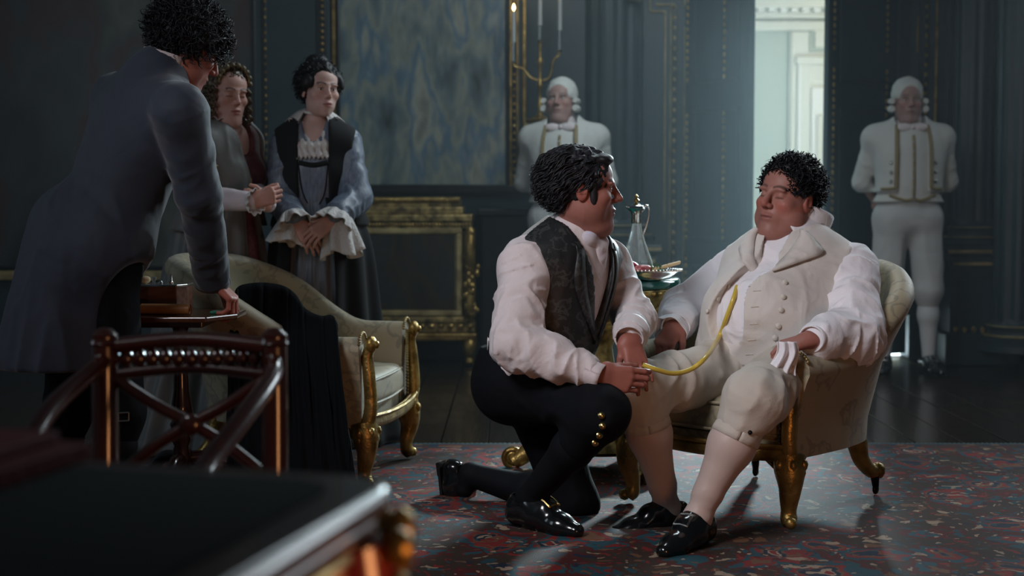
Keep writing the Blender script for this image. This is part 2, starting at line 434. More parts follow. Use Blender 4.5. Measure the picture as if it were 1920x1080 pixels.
def torso_prims(p, off=0.0, g=1.0, belly=0.0, legs=False):
    """p: dict of joints -> list of (prim,k)"""
    RT = frame(p['SR'] - p['SL'], p['N'] - p['P']); RP = frame(p['HR'] - p['HL'], p['N'] - p['P'])
    L = []
    L.append((cone(p['HL'] + RP[2]*.02, p['HR'] + RP[2]*.02, .118*g + off, wide=(RP[2], 1.12)), .05))
    w = lerp(p['P'], p['N'], .34) + RP[1]*(.01 + belly*.5)
    L.append((ell(w, (.148*g + off + belly*.35, .112*g + off + belly, .17 + off), RP), .06))
    c = lerp(p['P'], p['N'], .68) + RT[1]*.012
    L.append((ell(c, (.170*g + off, .118*g + off + belly*.25, .19 + off), RT), .07))
    for k in ('SR', 'SL'):
        L.append((cone(lerp(p['N'], p[k], .15) - RT[2]*.03, p[k] - RT[2]*.012, .062 + off*.9, .058 + off*.9), .06))
    L.append((cone(lerp(p['P'], p['N'], .9), p['N'] + RT[2]*.03, .07 + off, .058 + off), .05))
    return L, RT, RP
def limb(p0, p1, p2, r0, r1, r2, off=0.0, k=.03):
    return [(cone(p0, p1, r0 + off, r1 + off), k), (cone(p1, p2, r1 + off, r2 + off), k)]
def leg_prims(p, off=0.0, sides=('R', 'L'), g=1.0):
    L = []
    for q in sides:
        h, k, a = p['H'+q], p['K'+q], p['A'+q]
        L.append((cone(h, k, .088*g + off, .058*g + off), .04)); c = lerp(k, a, .3)
        L.append((cone(k, c, .054*g + off, .055*g + off), .03)); L.append((cone(c, a, .054*g + off, .034*g + off), .03))
    return L
def arm_prims(p, off=0.0, sides=('R', 'L')):
    L = []
    for q in sides: L += limb(p['S'+q], p['E'+q], p['W'+q], .052, .040, .028, off)
    return L

SKINM = mat('skin', (.5, .3, .25), .48, attr=True, bump=.05, bscale=220, spec=.35)
EYEM = mat('eye_white', (.62, .60, .58), .15); IRISM = mat('eye_iris', (.03, .025, .02), .1)

def person(p, label, skin, lips, brow, head, hands, body_h=.009, headkw=None, colkw=None, head_h=.0028, hand_h=.0026, belly=0, g=1.0, group=None, feet=True, hs=1.0, nk=.05):
    """p joints; head=(centre, fwd, up); hands: dict side->kwargs. The body is one mesh."""
    headkw = headkw or {}; colkw = colkw or {}
    H, f, u = head; R = frame_fu(f, u)
    tp, RT, RP = torso_prims(p, -.016, g, belly*.8)
    prims = tp + arm_prims(p, -.010) + leg_prims(p, -.008) + [(cone(p['N'], H - R[2]*.06, nk), .03)]
    if feet:
        for q in 'RL': prims.append((cone(p['A'+q] - A(0, 0, .035), p['A'+q] + p['T'+q]*.11 - A(0, 0, .066), .026, .018), .02))
    V, Q = SDF.of(prims, body_h).mesh(1); n = len(V)
    C = np.tile(np.array(skin), (n, 1)); VV = [V]; QQ = [Q]; CC = [C]
    hv, hq = head_mesh(H, R, hs, head_h, neck=p['N'], closed=headkw.get('closed', True), **{k: v for k, v in headkw.items() if k != 'closed'})
    VV.append(hv); QQ.append(hq + n); n += len(hv)
    CC.append(skin_colors(hv, H, R, hs, skin, lips, brow, closed=headkw.get('closed', True), **colkw))
    for q, kw in (hands or {}).items():
        kw = dict(kw); v, f4 = hand_mesh(p['W'+q], kw.pop('d'), kw.pop('n'), 1 if q == 'R' else -1, p['E'+q], h=hand_h, **kw)
        VV.append(v); QQ.append(f4 + n); n += len(v)
        cc = np.tile(np.array(skin) * np.array([1.02, .88, .84]), (len(v), 1)) * (1 + .08*vnoise(v[:,0]*60, v[:,1]*60, v[:,2]*60))[:, None]
        CC.append(cc)
    o = obj_from('person', np.vstack(VV), np.vstack(QQ), SKINM, col=np.vstack(CC)); tag(o, label, 'person', group)
    if not headkw.get('closed', True):
        for q in (-1, 1):
            c = H + hs*(q*.031*R[0] + .0735*R[1] + .0065*R[2]); gz = nrm(R[1] + colkw.get('gaze', 0)*R[0]) if False else R[1]
            e = MB().ball(c, .0128*hs, 16).build('eye', EYEM, o)
            MB().ball(c + gz*.0085*hs, (.006*hs), 12).build('iris', IRISM, e)
    return o, R, RT, RP

def cloth(name, prims, m, parent, h=.006, subs=(), cuts=(), smooth=1, inter=None):
    G = SDF.of(prims, h)
    for s in subs: G.sub(*s)
    for c in cuts: G.cut(*c)
    V, Q = G.mesh(smooth)
    o = obj_from(name, V, Q, m, parent); SURF[o.name] = (V, Q)
    return o
SURF = {}; _BV = {}
from mathutils.bvhtree import BVHTree
def bvh(o):
    if o.name not in _BV: V, Q = SURF[o.name]; _BV[o.name] = BVHTree.FromPolygons(V.tolist(), Q.tolist())
    return _BV[o.name]
def hit(o, org, d):
    h = bvh(o).ray_cast(Vector(org), Vector(d))
    return None if h[0] is None else (np.array(h[0]), np.array(h[1]))
def pick(o, px, py):
    """where a point of a garment lies: its place on the cloth itself"""
    a = A(0, 0, CAMZ); return hit(o, a, nrm(U(px, py, 4) - a))
def seam(o, pts, d, lift=.003, n=40):
    """lay a line of points onto a garment along direction d"""
    out = []
    for q in spline(pts, n):
        h = hit(o, q - nrm(d)*.6, d)
        if h is not None: out.append(h[0] - nrm(d)*lift)
    return out

def strands(name, H, R, s, m, parent, n=900, length=.05, rad=.0028, curl=.012, freq=60, comb=(0, 0, 0), lift=.6, zmin=-.07, front=.055, seed=1, cr=(.084, .104, .094), cc=(0, -.018, .040), down=.3, keep=None, wave=1.0, m5=6, faceup=.045, sidez=.02, fl_=1.0, rnd=.35, ears=False, coh=False):
    """locks of hair growing from the scalp, as one mesh"""
    rg = np.random.default_rng(seed)
    q = rg.normal(size=(n*4, 3)); q /= np.linalg.norm(q, axis=1)[:, None]
    P = np.array(cc) + q*np.array(cr); N = q/np.array(cr); N /= np.linalg.norm(N, axis=1)[:, None]
    ok = (P[:, 2] > zmin) & ~((P[:, 1] > front - .9*np.clip(P[:, 2]-faceup, -.2, .0)*0) & (P[:, 2] < faceup + .02*np.cos(P[:,0]*40))) \
         & ~((P[:, 1] > .012) & (P[:, 2] < sidez)) & ~((P[:, 1] > -.035) & (P[:, 2] < -.03))
    if ears: ok &= ~((np.abs(P[:, 1] + .006) < .034) & (P[:, 2] < .034) & (P[:, 2] > -.06) & (np.abs(P[:, 0]) > .045))
    if keep is not None: ok &= keep(P)
    P, N = P[ok][:n], N[ok][:n]; n = len(P)
    C = np.array(comb)[None] + rg.normal(size=(n, 3))*rnd
    D = lift*N + C; D[:, 2] -= down; D /= np.linalg.norm(D, axis=1)[:, None]
    T = D - N*np.sum(D*N, 1)[:, None]*.5; ln = length*(.6 + .8*rg.random(n)) * np.where(P[:, 1] > front*.6, fl_, 1.0); ph = 9*vnoise(P[:, 0]*16+5, P[:, 1]*16, P[:, 2]*16) + rg.random(n)*.8 if coh else rg.random(n)*6.3
    B = np.cross(D, N); B /= np.linalg.norm(B, axis=1)[:, None] + 1e-9
    pts = []
    for k in range(m5):
        t = k/(m5-1); out = P + D*(ln*t)[:, None] - N*(ln*t*t*.55)[:, None]
        w = curl*wave*t; a = ph + freq*ln*t
        out = out + B*(w*np.cos(a))[:, None] + N*(w*.8*np.sin(a))[:, None]
        pts.append(out)
    pts = np.stack(pts, 1); rr = rad*(.7 + .6*rg.random(n))
    ns = 4; V = np.zeros((n, m5, ns, 3)); X = np.cross(D, B)
    for k in range(m5):
        w = rr*(1 - (k/(m5-1))**2.2*.85)*(0.7 if k == 0 else 1)
        for j in range(ns):
            a = 2*math.pi*j/ns; V[:, k, j] = pts[:, k] + (w[:, None])*(math.cos(a)*B*1.5 + math.sin(a)*N*.8)
    W = H + s*(V.reshape(-1, 3) @ R)
    base = np.arange(n)[:, None, None]*m5*ns; k = np.arange(m5-1)[None, :, None]*ns; j = np.arange(ns)[None, None, :]; j2 = (j+1) % ns
    Q = np.stack([base+k+j, base+k+j2, base+k+ns+j2, base+k+ns+j], -1).reshape(-1, 4)
    return W, Q
def hair(p_head, R, s, m, parent, base_noise=.006, base_f=70, cap=(.086, .105, .094), capc=(0, -.020, .040), nape=-.075, fringe=.078, extra=(), subs=(), h=.004, zfr=.062, seed=1, side=.012, name='hair', post=(), **kw):
    H = p_head
    def P(x, y, z): return H + s*(x*R[0] + y*R[1] + z*R[2])
    base = folds(ell(P(*capc), np.array(cap)*s, R), R[2], H, base_noise, base_f, base_f, seed, False)
    G = SDF.of([(base, .0)] + [(e, .012) for e in extra], h)
    G.sub(ell(P(0, .100, -.050), np.array((.080, .068, .150-(.062-zfr)))*s, R), .012)
    G.sub(rbox(P(0, .085+side, -.07), np.array((.12, .085, .080))*s, R, .02), .012)
    G.sub(rbox(P(0, .02, nape-.10), np.array((.12, .15, .10))*s, R, .01), .012)
    if kw.get('ears'):
        for q in (-1, 1): G.sub(ell(P(q*.095, -.004, -.010), np.array((.034, .024, .036))*s, R), .006)
    for q in subs: G.sub(*q)
    for q in post: G.add(q, .010)
    V, Q = G.mesh(1)
    if kw.get('n', 900) > 0:
        W, S = strands('x', H, R, s, m, parent, seed=seed, **kw)
        Q = np.vstack([Q, S + len(V)]); V = np.vstack([V, W])
    return obj_from(name, V, Q, m, parent)
# ================================================================= materials of the place
M = {}
M['wall'] = mat('wall_paint', (.020, .038, .045), .42, bump=.08, bscale=18, var=.25, vscale=3)
M['door'] = mat('door_paint', (.020, .038, .046), .38, bump=.06, bscale=14, var=.2, vscale=4, stretch=(4, 4, .6))
M['gilt'] = mat('gilt', (.50, .34, .11), .34, .8, bump=.35, bscale=60, col2=(.20, .12, .03), vscale=14)
M['giltsoft'] = mat('gilt_worn', (.52, .38, .15), .40, .55, bump=.4, bscale=45, col2=(.10, .07, .03), vscale=18)
M['giltflat'] = mat('gilt_paint', (.52, .41, .19), .45, .35, bump=.2, bscale=50, col2=(.22, .16, .07), vscale=9)
M['dark'] = mat('dark_wood', (.010, .010, .011), .35, bump=.05, var=.3)
M['mahog'] = mat('mahogany', (.032, .008, .005), .26, bump=.03, bscale=12, col2=(.025, .007, .004), vscale=6, coat=.5, stretch=(6, 6, 1))
M['mahog2'] = mat('mahogany_table', (.10, .035, .014), .20, bump=.03, bscale=12, col2=(.05, .016, .007), vscale=6, coat=.6, stretch=(2, 8, 8))
M['floorwood'] = mat('floor_boards', (.026, .017, .012), .23, bump=.10, bscale=9, col2=(.012, .009, .007), vscale=5, stretch=(9, .8, 1), coat=.15)
M['pale_green'] = mat('pale_green_paint', (.45, .49, .41), .7, bump=.02)
M['cream_paint'] = mat('cream_paint', (.70, .68, .58), .65, bump=.02)
M['white_paint'] = mat('white_paint', (.82, .80, .74), .6)
M['stone'] = mat('pale_stone', (.55, .58, .58), .6, bump=.04)
def painting_mat(name, cols, sc, stretch, seed):
    m = bpy.data.materials.new(name); m.use_nodes = True; N = m.node_tree.nodes; L = m.node_tree.links; b = N['Principled BSDF']
    tc = N.new('ShaderNodeTexCoord'); mp = N.new('ShaderNodeMapping'); mp.inputs['Scale'].default_value = stretch; mp.inputs['Location'].default_value = (seed, seed*.7, seed*.3)
    L.new(tc.outputs['Object'], mp.inputs[0])
    n = N.new('ShaderNodeTexNoise'); n.inputs['Scale'].default_value = sc; n.inputs['Detail'].default_value = 3; n.inputs['Distortion'].default_value = .25; L.new(mp.outputs[0], n.inputs['Vector'])
    r = N.new('ShaderNodeValToRGB'); e = r.color_ramp.elements
    while len(e) < len(cols): e.new(.5)
    for i, (p, c) in enumerate(cols): e[i].position = p; e[i].color = (*c, 1)
    L.new(n.outputs['Fac'], r.inputs[0])
    n2 = N.new('ShaderNodeTexNoise'); n2.inputs['Scale'].default_value = sc*5; n2.inputs['Detail'].default_value = 6; L.new(mp.outputs[0], n2.inputs['Vector'])
    mx = N.new('ShaderNodeMixRGB'); mx.blend_type = 'OVERLAY'; mx.inputs[0].default_value = .4; L.new(r.outputs[0], mx.inputs[1]); L.new(n2.outputs['Fac'], mx.inputs[2])
    L.new(mx.outputs[0], b.inputs['Base Color']); b.inputs['Roughness'].default_value = .38
    bp = N.new('ShaderNodeBump'); bp.inputs['Strength'].default_value = .12; L.new(n2.outputs['Fac'], bp.inputs['Height']); L.new(bp.outputs[0], b.inputs['Normal'])
    return m
M['paintB'] = painting_mat('canvas_blue', [(.28, (.035, .045, .046)), (.40, (.10, .14, .15)), (.48, (.20, .22, .18)), (.55, (.08, .14, .19)), (.64, (.26, .27, .22)), (.78, (.06, .08, .08))], 2.8, (1.7, 1, .7), 3)
M['paintA'] = painting_mat('canvas_dark', [(.30, (.010, .014, .016)), (.44, (.030, .036, .034)), (.52, (.05, .016, .012)), (.60, (.040, .045, .036)), (.70, (.09, .085, .06)), (.8, (.02, .03, .035))], 1.7, (1.2, 1, .7), 8)
M['paintC'] = painting_mat('canvas_brown', [(.3, (.012, .010, .008)), (.5, (.035, .024, .014)), (.62, (.018, .02, .022)), (.75, (.05, .035, .02))], 3.5, (1.5, 1, .8), 5)

YW = 9.4
def WX(px, Y=YW): return (px - 960) * Y / FPX
def WZ(py, Y=YW): return float(U(960, py, Y)[2])
def struct(o): o['kind'] = 'structure'; return o

# ---------------------------------------------------------------- floor of separate boards
fl = struct(MB().box((0, 5.0, -.06), (11, 9.2, .06)).build('floor', M['dark'], smooth=False))
bw = .205
src = [MB().box((0, 0, -.012), (bw-.004, ln, .024)).build('floorboard', M['floorwood'], bevel=.003, smooth=False) for ln in (2.2, 2.9)]
k = 0; first = [True, True]
for i in range(-26, 27):
    y = .6 + RNG.random()*-.9
    while y < 9.55:
        j = int(RNG.random() < .5); ln = (2.2, 2.9)[j]
        if y + ln > 5.0 and abs(i*bw) < 4.6:
            o = src[j] if first[j] else src[j].copy()
            if not first[j]: COL.objects.link(o)
            first[j] = False
            o.parent = fl; o.location = (i*bw, y + ln/2, -.004 + RNG.random()*.003)
        y += ln + .003

# ---------------------------------------------------------------- back wall, with its doorway
DX0, DX1 = 1.13, 2.60
wb = struct(MB().box(((-5.5+DX0)/2, YW+.10, 1.8), (DX0+5.5, .2, 3.6)).box(((DX1+5.5)/2, YW+.10, 1.8), (5.5-DX1, .2, 3.6)).box(((DX0+DX1)/2, YW+.10, 3.4), (DX1-DX0, .2, .6)).build('wall_back', M['wall'], smooth=False))
tn = [0]
def trim(mb, m, bevel=.004, **kw):
    tn[0] += 1; o = mb.build('trim_%d' % tn[0], m, bevel=bevel, **kw); return struct(o)
def strip(px0, px1, z0, z1, d=.02, m='gilt', Y=YW):
    x0, x1 = WX(px0, Y), WX(px1, Y)
    return trim(MB().box(((x0+x1)/2, Y - d/2 + .002, (z0+z1)/2), (x1-x0, d, z1-z0)), M[m])
def beads(px, z0, z1, step, r, parent, Y=YW, m='gilt', gaps=(), x=None, long=1.4):
    b = MB(); z = z0; x = WX(px, Y) if x is None else x
    while z < z1:
        if not any(a < z < c for a, c in gaps): b.ball((x, Y, z), (r, r*.7, r*long), 6)
        z += step
    o = b.build('beading', M[m], parent); o['kind'] = 'stuff'; return o
ZT = 3.2
# framing of the pictures
strip(626, 633, WZ(330), ZT); strip(955, 960, WZ(350), ZT, .025); strip(968, 972, WZ(350), ZT, .025); strip(979.5, 986, WZ(350), ZT, .03)
bt = strip(960, 968, WZ(350), ZT, .012, 'dark'); beads(964, WZ(345), ZT, .047, .011, bt, Y=YW-.02, long=1.0)
strip(484, 622, .1, ZT, .05, 'wall'); bt2 = strip(598, 616, WZ(350), ZT, .06, 'dark'); beads(607, WZ(340), ZT, .04, .013, bt2, Y=YW-.065, long=1.0)
bt3 = strip(497, 506, WZ(350), ZT, .06, 'dark'); beads(501, WZ(340), ZT, .05, .008, bt3, Y=YW-.062)
strip(636, 990, WZ(362), WZ(348), .05, 'dark')
strip(486, 990, 0.0, .20, .05, 'wall')
strip(-160, 484, 0.0, .20, .05, 'wall'); strip(-160, 484, .52, .58, .06, 'giltflat')
# fluted half columns
def column(px, r, z0, z1, Y, n=11, m='wall'):
    prof = []; V = []; F = []; seg = n*8
    x = WX(px, Y); ang = np.linspace(0, 2*math.pi, seg, endpoint=False)
    rr = r*(1 - .07*np.clip(np.cos(ang*n)*1.4, -.2, 1))
    for z in (z0, z1):
        for a, q in zip(ang, rr): V.append((x + q*math.cos(a), Y + q*math.sin(a), z))
    F = [(i, (i+1) % seg, seg+(i+1) % seg, seg+i) for i in range(seg)] + [list(range(seg))[::-1], list(range(seg, 2*seg))]
    tn[0] += 1
    o = struct(MB().put(V, F).build('trim_%d' % tn[0], M[m], angle=60))
    return o, x
def pedestal(x, Y, w, ztop, gl=True):
    """panelled pedestal with mouldings under a column"""
    tn[0] += 1
    o = struct(MB().box((x, Y, ztop*.5), (w, w*.8, ztop)).build('trim_%d' % tn[0], M['wall'], smooth=False, bevel=.004))
    yf = Y - w*.4
    MB().box((x, yf-.012, ztop*.52), (w*.74, .024, ztop*.52)).build('panel', M['door'], o, smooth=False, bevel=.008)
    MB().box((x, Y-.01, ztop+.03), (w+.07, w*.8+.07, .05)).box((x, Y, ztop-.05), (w+.03, w*.8+.03, .05)).build('cap_moulding', M['wall'], o, bevel=.008, smooth=False)
    MB().box((x, yf-.040, ztop+.028), (w+.06, .012, .022)).build('gilt_line', M['giltflat'], o, smooth=False)
    MB().box((x, yf-.022, ztop-.05), (w-.02, .012, .020)).build('gilt_line', M['giltflat'], o, smooth=False)
    b = MB(); n = int(w/.055)
    for i in range(n): b.ball((x - w/2 + (i+.5)*w/n, yf-.03, .225), (.016, .012, .022), 6)
    q = b.build('beading', M['giltsoft'], o); q['kind'] = 'stuff'
    MB().box((x, Y, .1), (w+.07, w*.8+.08, .2)).build('plinth', M['door'], o, smooth=False, bevel=.01)
    return o
def colbase(o, x, Y, r, z):
    MB().lathe([(r*1.5, 0), (r*1.5, .04), (r*1.38, .05), (r*1.42, .08), (r*1.15, .10), (r*1.12, .13), (r*1.22, .15), (r*1.02, .18), (r, .2)], (x, Y, z), 28).build('column_base', M['wall'], o)
    MB().lathe([(r*1.30, 0), (r*1.34, .006), (r*1.30, .012)], (x, Y, z+.09), 28).build('gilt_ring', M['giltflat'], o)
    MB().lathe([(r*1.16, 0), (r*1.20, .006), (r*1.16, .012)], (x, Y, z+.15), 28).build('gilt_ring', M['giltflat'], o)
c1, x1 = column(1150, .19, .9, 3.5, YW+.02); colbase(c1, x1, YW+.02, .19, .72); pedestal(x1, YW+.02, .52, .70)
c2, x2 = column(1822, .13, .9, 3.5, 9.22); colbase(c2, x2, 9.22, .13, .71); pedestal(x2+.02, 9.22, .40, .69)
c3, x3 = column(1915, .17, .25, 3.5, 9.0); colbase(c3, x3, 9.0, .17, .10)
strip(1768, 1800, .3, 3.4, .05, 'door')
# gilt lines round the panel beside the door
strip(1243, 1246, .9, WZ(22), .02, 'giltflat'); strip(1216, 1246, WZ(24), WZ(20), .02, 'giltflat'); strip(1214, 1217, WZ(22), ZT, .02, 'giltflat')
bt4 = strip(1257, 1268, .25, WZ(12), .014, 'dark'); beads(1262.5, .3, WZ(14), .066, .011, bt4, Y=YW-.018, m='giltflat')
strip(1253.5, 1256, .25, WZ(10), .02, 'giltflat'); strip(1226, 1262, WZ(11), WZ(7), .02, 'giltflat')
strip(1280, 1284, .25, WZ(50), .03, 'giltflat'); strip(1279, 1284, WZ(12), ZT, .03, 'giltflat')
strip(1172, 1196, WZ(8), WZ(4), .22, 'giltflat')
# right of the door
strip(1690, 1716, .29, 3.2, .035, 'door'); strip(1709, 1712, WZ(100), WZ(30), .05, 'gilt'); strip(1709, 1712, WZ(560), WZ(310), .05, 'giltflat')
bt5 = strip(1726, 1735, .25, 3.2, .02, 'dark'); beads(1730.5, .3, 3.2, .062, .011, bt5, Y=YW-.024)
strip(1746, 1750, .25, 3.2, .03, 'gilt')

# ---------------------------------------------------------------- the two door leaves
def leaf(name, hx, hy, fx, fy, z0, beadpos, gaps):
    a = A(hx, hy, 0); b = A(fx, fy, 0); L = np.linalg.norm(b-a); ex = (b-a)/L; ny = A(ex[1], -ex[0], 0)
    if ny[1] > 0: ny = -ny
    R = np.array([ex, -ny, A(0, 0, 1)]); c = (a+b)/2; hgt = 3.05
    o = struct(MB().box(c + A(0, 0, z0 + hgt/2), (L, .045, hgt), R).build(name, M['door'], smooth=False, bevel=.004))
    m = MB()
    for za, zb in ((.16, .62), (.78, 1.62), (1.78, 2.9)):
        for t0, t1, h0, h1 in ((.14, .86, za, za+.02), (.14, .86, zb-.02, zb), (.14, .17, za, zb), (.83, .86, za, zb)):
            m.box(a + ex*L*(t0+t1)/2 + ny*.027 + A(0, 0, (h0+h1)/2), (L*(t1-t0), .016, h1-h0), R)
    m.build('panel_moulding', M['door'], o, bevel=.004, smooth=False)
    for t in beadpos:
        q = MB(); z = .2; p = a + ex*L*t + ny*.03
        while z < 2.9:
            if not any(g0 < z < g1 for g0, g1 in gaps): q.ball(p + A(0, 0, z), (.0085, .007, .017), 6)
            z += .046
        q = q.build('beading', M['gilt'], o); q['kind'] = 'stuff'
    return o
leaf('door_1', DX0+.005, YW-.02, 1.476, 8.91, .012, (.05, .63), ((.70, .76), (1.62, 1.80)))
leaf('door_2', DX1-.038, YW-.02, 1.972, 9.12, .042, (.30, .935), ((.70, .76), (1.86, 1.98)))

# ---------------------------------------------------------------- the bright room beyond the doorway
YF = 13.2
struct(MB().box((1.6, 11.6, -.03), (6, 4.0, .06)).build('floor_beyond', M['stone'], smooth=False))
wf = struct(MB().box((1.6, YF+.1, 1.7), (6, .2, 3.4)).build('wall_beyond', M['pale_green'], smooth=False))
struct(MB().box((-1.3, 11.5, 1.7), (.1, 3.8, 3.4)).build('wall_beyond_left', M['pale_green'], smooth=False))
struct(MB().box((4.5, 11.5, 1.7), (.1, 3.8, 3.4)).build('wall_beyond_right', M['white_paint'], smooth=False))
struct(MB().box((1.6, 11.55, 3.0), (6, 4, .1)).build('ceiling_beyond', M['white_paint'], smooth=False))
def ZF(py): return WZ(py, YF)
def XF(px): return WX(px, YF)
tn[0] += 1; co = struct(MB().box((1.6, YF-.05, ZF(50)), (6, .1, ZF(42)-ZF(60))).box((1.6, YF-.20, ZF(14)), (6, .4, .10)).box((1.6, YF-.12, ZF(28)), (6, .24, .10)).build('trim_%d' % tn[0], M['cream_paint'], smooth=False, bevel=.01))
for i in range(26):
    q = MB().box((1.6 + (i-13)*.10, YF-.30, ZF(24)), (.055, .09, .06)).build('dentil', M['white_paint'], co, smooth=False) if i == 0 else q.copy()
    if i: COL.objects.link(q); q.parent = co; q.location = (i*.10, 0, 0)
for i in range(4):
    tn[0] += 1; struct(MB().box((2.0+i*.28, 11.6, 2.93), (.07, 3.0, .06), frame(A(1, .35, 0), A(0, 0, 1))).build('trim_%d' % tn[0], M['white_paint'], smooth=False, bevel=.01))
def fstrip(p0, p1, y0, y1, d, m):
    tn[0] += 1; x0, x1, z0, z1 = XF(p0), XF(p1), ZF(y1), ZF(y0)
    return struct(MB().box(((x0+x1)/2, YF-d/2, (z0+z1)/2), (x1-x0, d, z1-z0)).build('trim_%d' % tn[0], M[m], smooth=False, bevel=.006))
fstrip(1474, 1660, 60, 700, .03, 'cream_paint'); fstrip(1478, 1482, 60, 700, .05, 'cream_paint')
fstrip(1512, 1570, 46, 98, .05, 'pale_green'); fstrip(1520, 1570, 54, 90, .07, 'cream_paint')
fstrip(1486, 1600, 108, 122, .07, 'cream_paint'); fstrip(1490, 1496, 118, 700, .06, 'white_paint'); fstrip(1496, 1514, 118, 700, .05, 'cream_paint')
dr = struct(MB().box((XF(1560), YF-.03, 1.0), (XF(1604)-XF(1516), .06, ZF(138)*2-2.0 if False else 2.1), None).build('door_3', M['white_paint'], smooth=False))
for z in (.45, 1.0, 1.6):
    MB().box((XF(1536), YF-.065, z), (XF(1546)-XF(1524), .02, .42)).build('door_panel', M['cream_paint'], dr, smooth=False, bevel=.01)

# ---------------------------------------------------------------- rug
def rug_mat():
    m = bpy.data.materials.new('persian_rug'); m.use_nodes = True; N = m.node_tree.nodes; L = m.node_tree.links; b = N['Principled BSDF']
    tc = N.new('ShaderNodeTexCoord'); O = tc.outputs['Object']
    def ramp(src, stops, const=True):
        r = N.new('ShaderNodeValToRGB'); r.color_ramp.interpolation = 'CONSTANT' if const else 'LINEAR'; e = r.color_ramp.elements
        while len(e) < len(stops): e.new(.5)
        for i, (p, c) in enumerate(stops): e[i].position = p; e[i].color = (*c, 1)
        L.new(src, r.inputs[0]); return r.outputs[0]
    def vor(scale, dist='EUCLIDEAN', rnd=1.0, vec=None):
        v = N.new('ShaderNodeTexVoronoi'); v.inputs['Scale'].default_value = scale; v.distance = dist; v.inputs['Randomness'].default_value = rnd; L.new(vec or O, v.inputs['Vector']); return v
    def math_(op, a, bb):
        q = N.new('ShaderNodeMath'); q.operation = op
        for i, s in enumerate((a, bb)):
            if isinstance(s, (int, float)): q.inputs[i].default_value = s
            else: L.new(s, q.inputs[i])
        return q.outputs[0]
    def mix(f, a, c):
        q = N.new('ShaderNodeMixRGB'); L.new(f, q.inputs[0]) if not isinstance(f, float) else None
        if isinstance(f, float): q.inputs[0].default_value = f
        L.new(a, q.inputs[1]); L.new(c, q.inputs[2]); return q.outputs[0]
    teal, navy, red, dred, cream, tan, brown = (.013, .075, .098), (.007, .022, .048), (.24, .017, .016), (.095, .010, .010), (.40, .29, .20), (.18, .080, .040), (.046, .026, .018)
    # warp the field so that nothing runs straight
    nz = N.new('ShaderNodeTexNoise'); nz.inputs['Scale'].default_value = 8; nz.inputs['Detail'].default_value = 4; L.new(O, nz.inputs['Vector'])
    ma = N.new('ShaderNodeVectorMath'); ma.operation = 'MULTIPLY_ADD'; L.new(nz.outputs['Color'], ma.inputs[0]); ma.inputs[1].default_value = (.20, .20, 0); L.new(O, ma.inputs[2]); WV = ma.outputs[0]
    v1 = vor(5.5, vec=WV); ring = ramp(v1.outputs['Distance'], [(0, red), (.12, cream), (.17, navy), (.26, tan), (.31, red), (.40, teal), (.50, dred), (.60, brown)])
    v2 = vor(18, vec=WV); sp = N.new('ShaderNodeSeparateColor'); L.new(v2.outputs['Color'], sp.inputs[0])
    fld = ramp(sp.outputs[0], [(0, teal), (.20, brown), (.36, red), (.48, tan), (.60, navy), (.70, cream), (.80, dred), (.90, teal)])
    msk = math_('GREATER_THAN', v2.outputs['Distance'], .36)
    c = mix(msk, fld, ring)
    v3 = vor(36, vec=WV); sp3 = N.new('ShaderNodeSeparateColor'); L.new(v3.outputs['Color'], sp3.inputs[0])
    sm = ramp(sp3.outputs[1], [(0, cream), (.2, red), (.4, teal), (.6, tan), (.75, dred), (.9, navy)])
    m3 = math_('LESS_THAN', v3.outputs['Distance'], .30)
    c = mix(m3, c, sm)
    # border bands along the far edge (object y near its maximum)
    sx = N.new('ShaderNodeSeparateXYZ'); L.new(O, sx.inputs[0])
    bd = math_('GREATER_THAN', sx.outputs[1], 2.62); bd2 = math_('GREATER_THAN', sx.outputs[1], 2.72)
    v4 = vor(30, 'MANHATTAN', .2); s4 = N.new('ShaderNodeSeparateColor'); L.new(v4.outputs['Color'], s4.inputs[0])
    bc = ramp(s4.outputs[0], [(0, brown), (.4, dred), (.65, tan), (.85, navy)])
    c = mix(bd, c, bc)
    tl = N.new('ShaderNodeRGB'); tl.outputs[0].default_value = (*teal, 1); c = mix(bd2, c, tl.outputs[0])
    wn = N.new('ShaderNodeTexNoise'); wn.inputs['Scale'].default_value = 3; L.new(O, wn.inputs['Vector'])
    dk = ramp(wn.outputs['Fac'], [(.3, (.62, .62, .62)), (.7, (1, 1, 1))], False)
    q = N.new('ShaderNodeMixRGB'); q.blend_type = 'MULTIPLY'; q.inputs[0].default_value = 1; L.new(c, q.inputs[1]); L.new(dk, q.inputs[2])
    L.new(q.outputs[0], b.inputs['Base Color']); b.inputs['Roughness'].default_value = .75; b.inputs['Sheen Weight'].default_value = .04; b.inputs['Specular IOR Level'].default_value = .2
    bn = N.new('ShaderNodeTexNoise'); bn.inputs['Scale'].default_value = 260; L.new(O, bn.inputs['Vector'])
    bp = N.new('ShaderNodeBump'); bp.inputs['Strength'].default_value = .35; bp.inputs['Distance'].default_value = .004; L.new(bn.outputs['Fac'], bp.inputs['Height']); L.new(bp.outputs[0], b.inputs['Normal'])
    return m
RUGM = rug_mat()
rug = MB().box((0, 0, .006), (6.6, 5.5, .012)).build('persian_rug', RUGM, bevel=.004, smooth=False); rug.location = (.1, 3.32, 0)
tag(rug, 'large patterned rug in teal, red and cream under the armchairs', 'rug')
fr = MB()
for i in range(330): fr.box((-3.29 + i*.02, 2.765, .004), (.009, .035, .006))
fr = fr.build('fringe', M['giltflat'] if False else mat('rug_fringe', (.20, .17, .13), .9), None, smooth=False); fr['kind'] = 'stuff'; fr.parent = rug

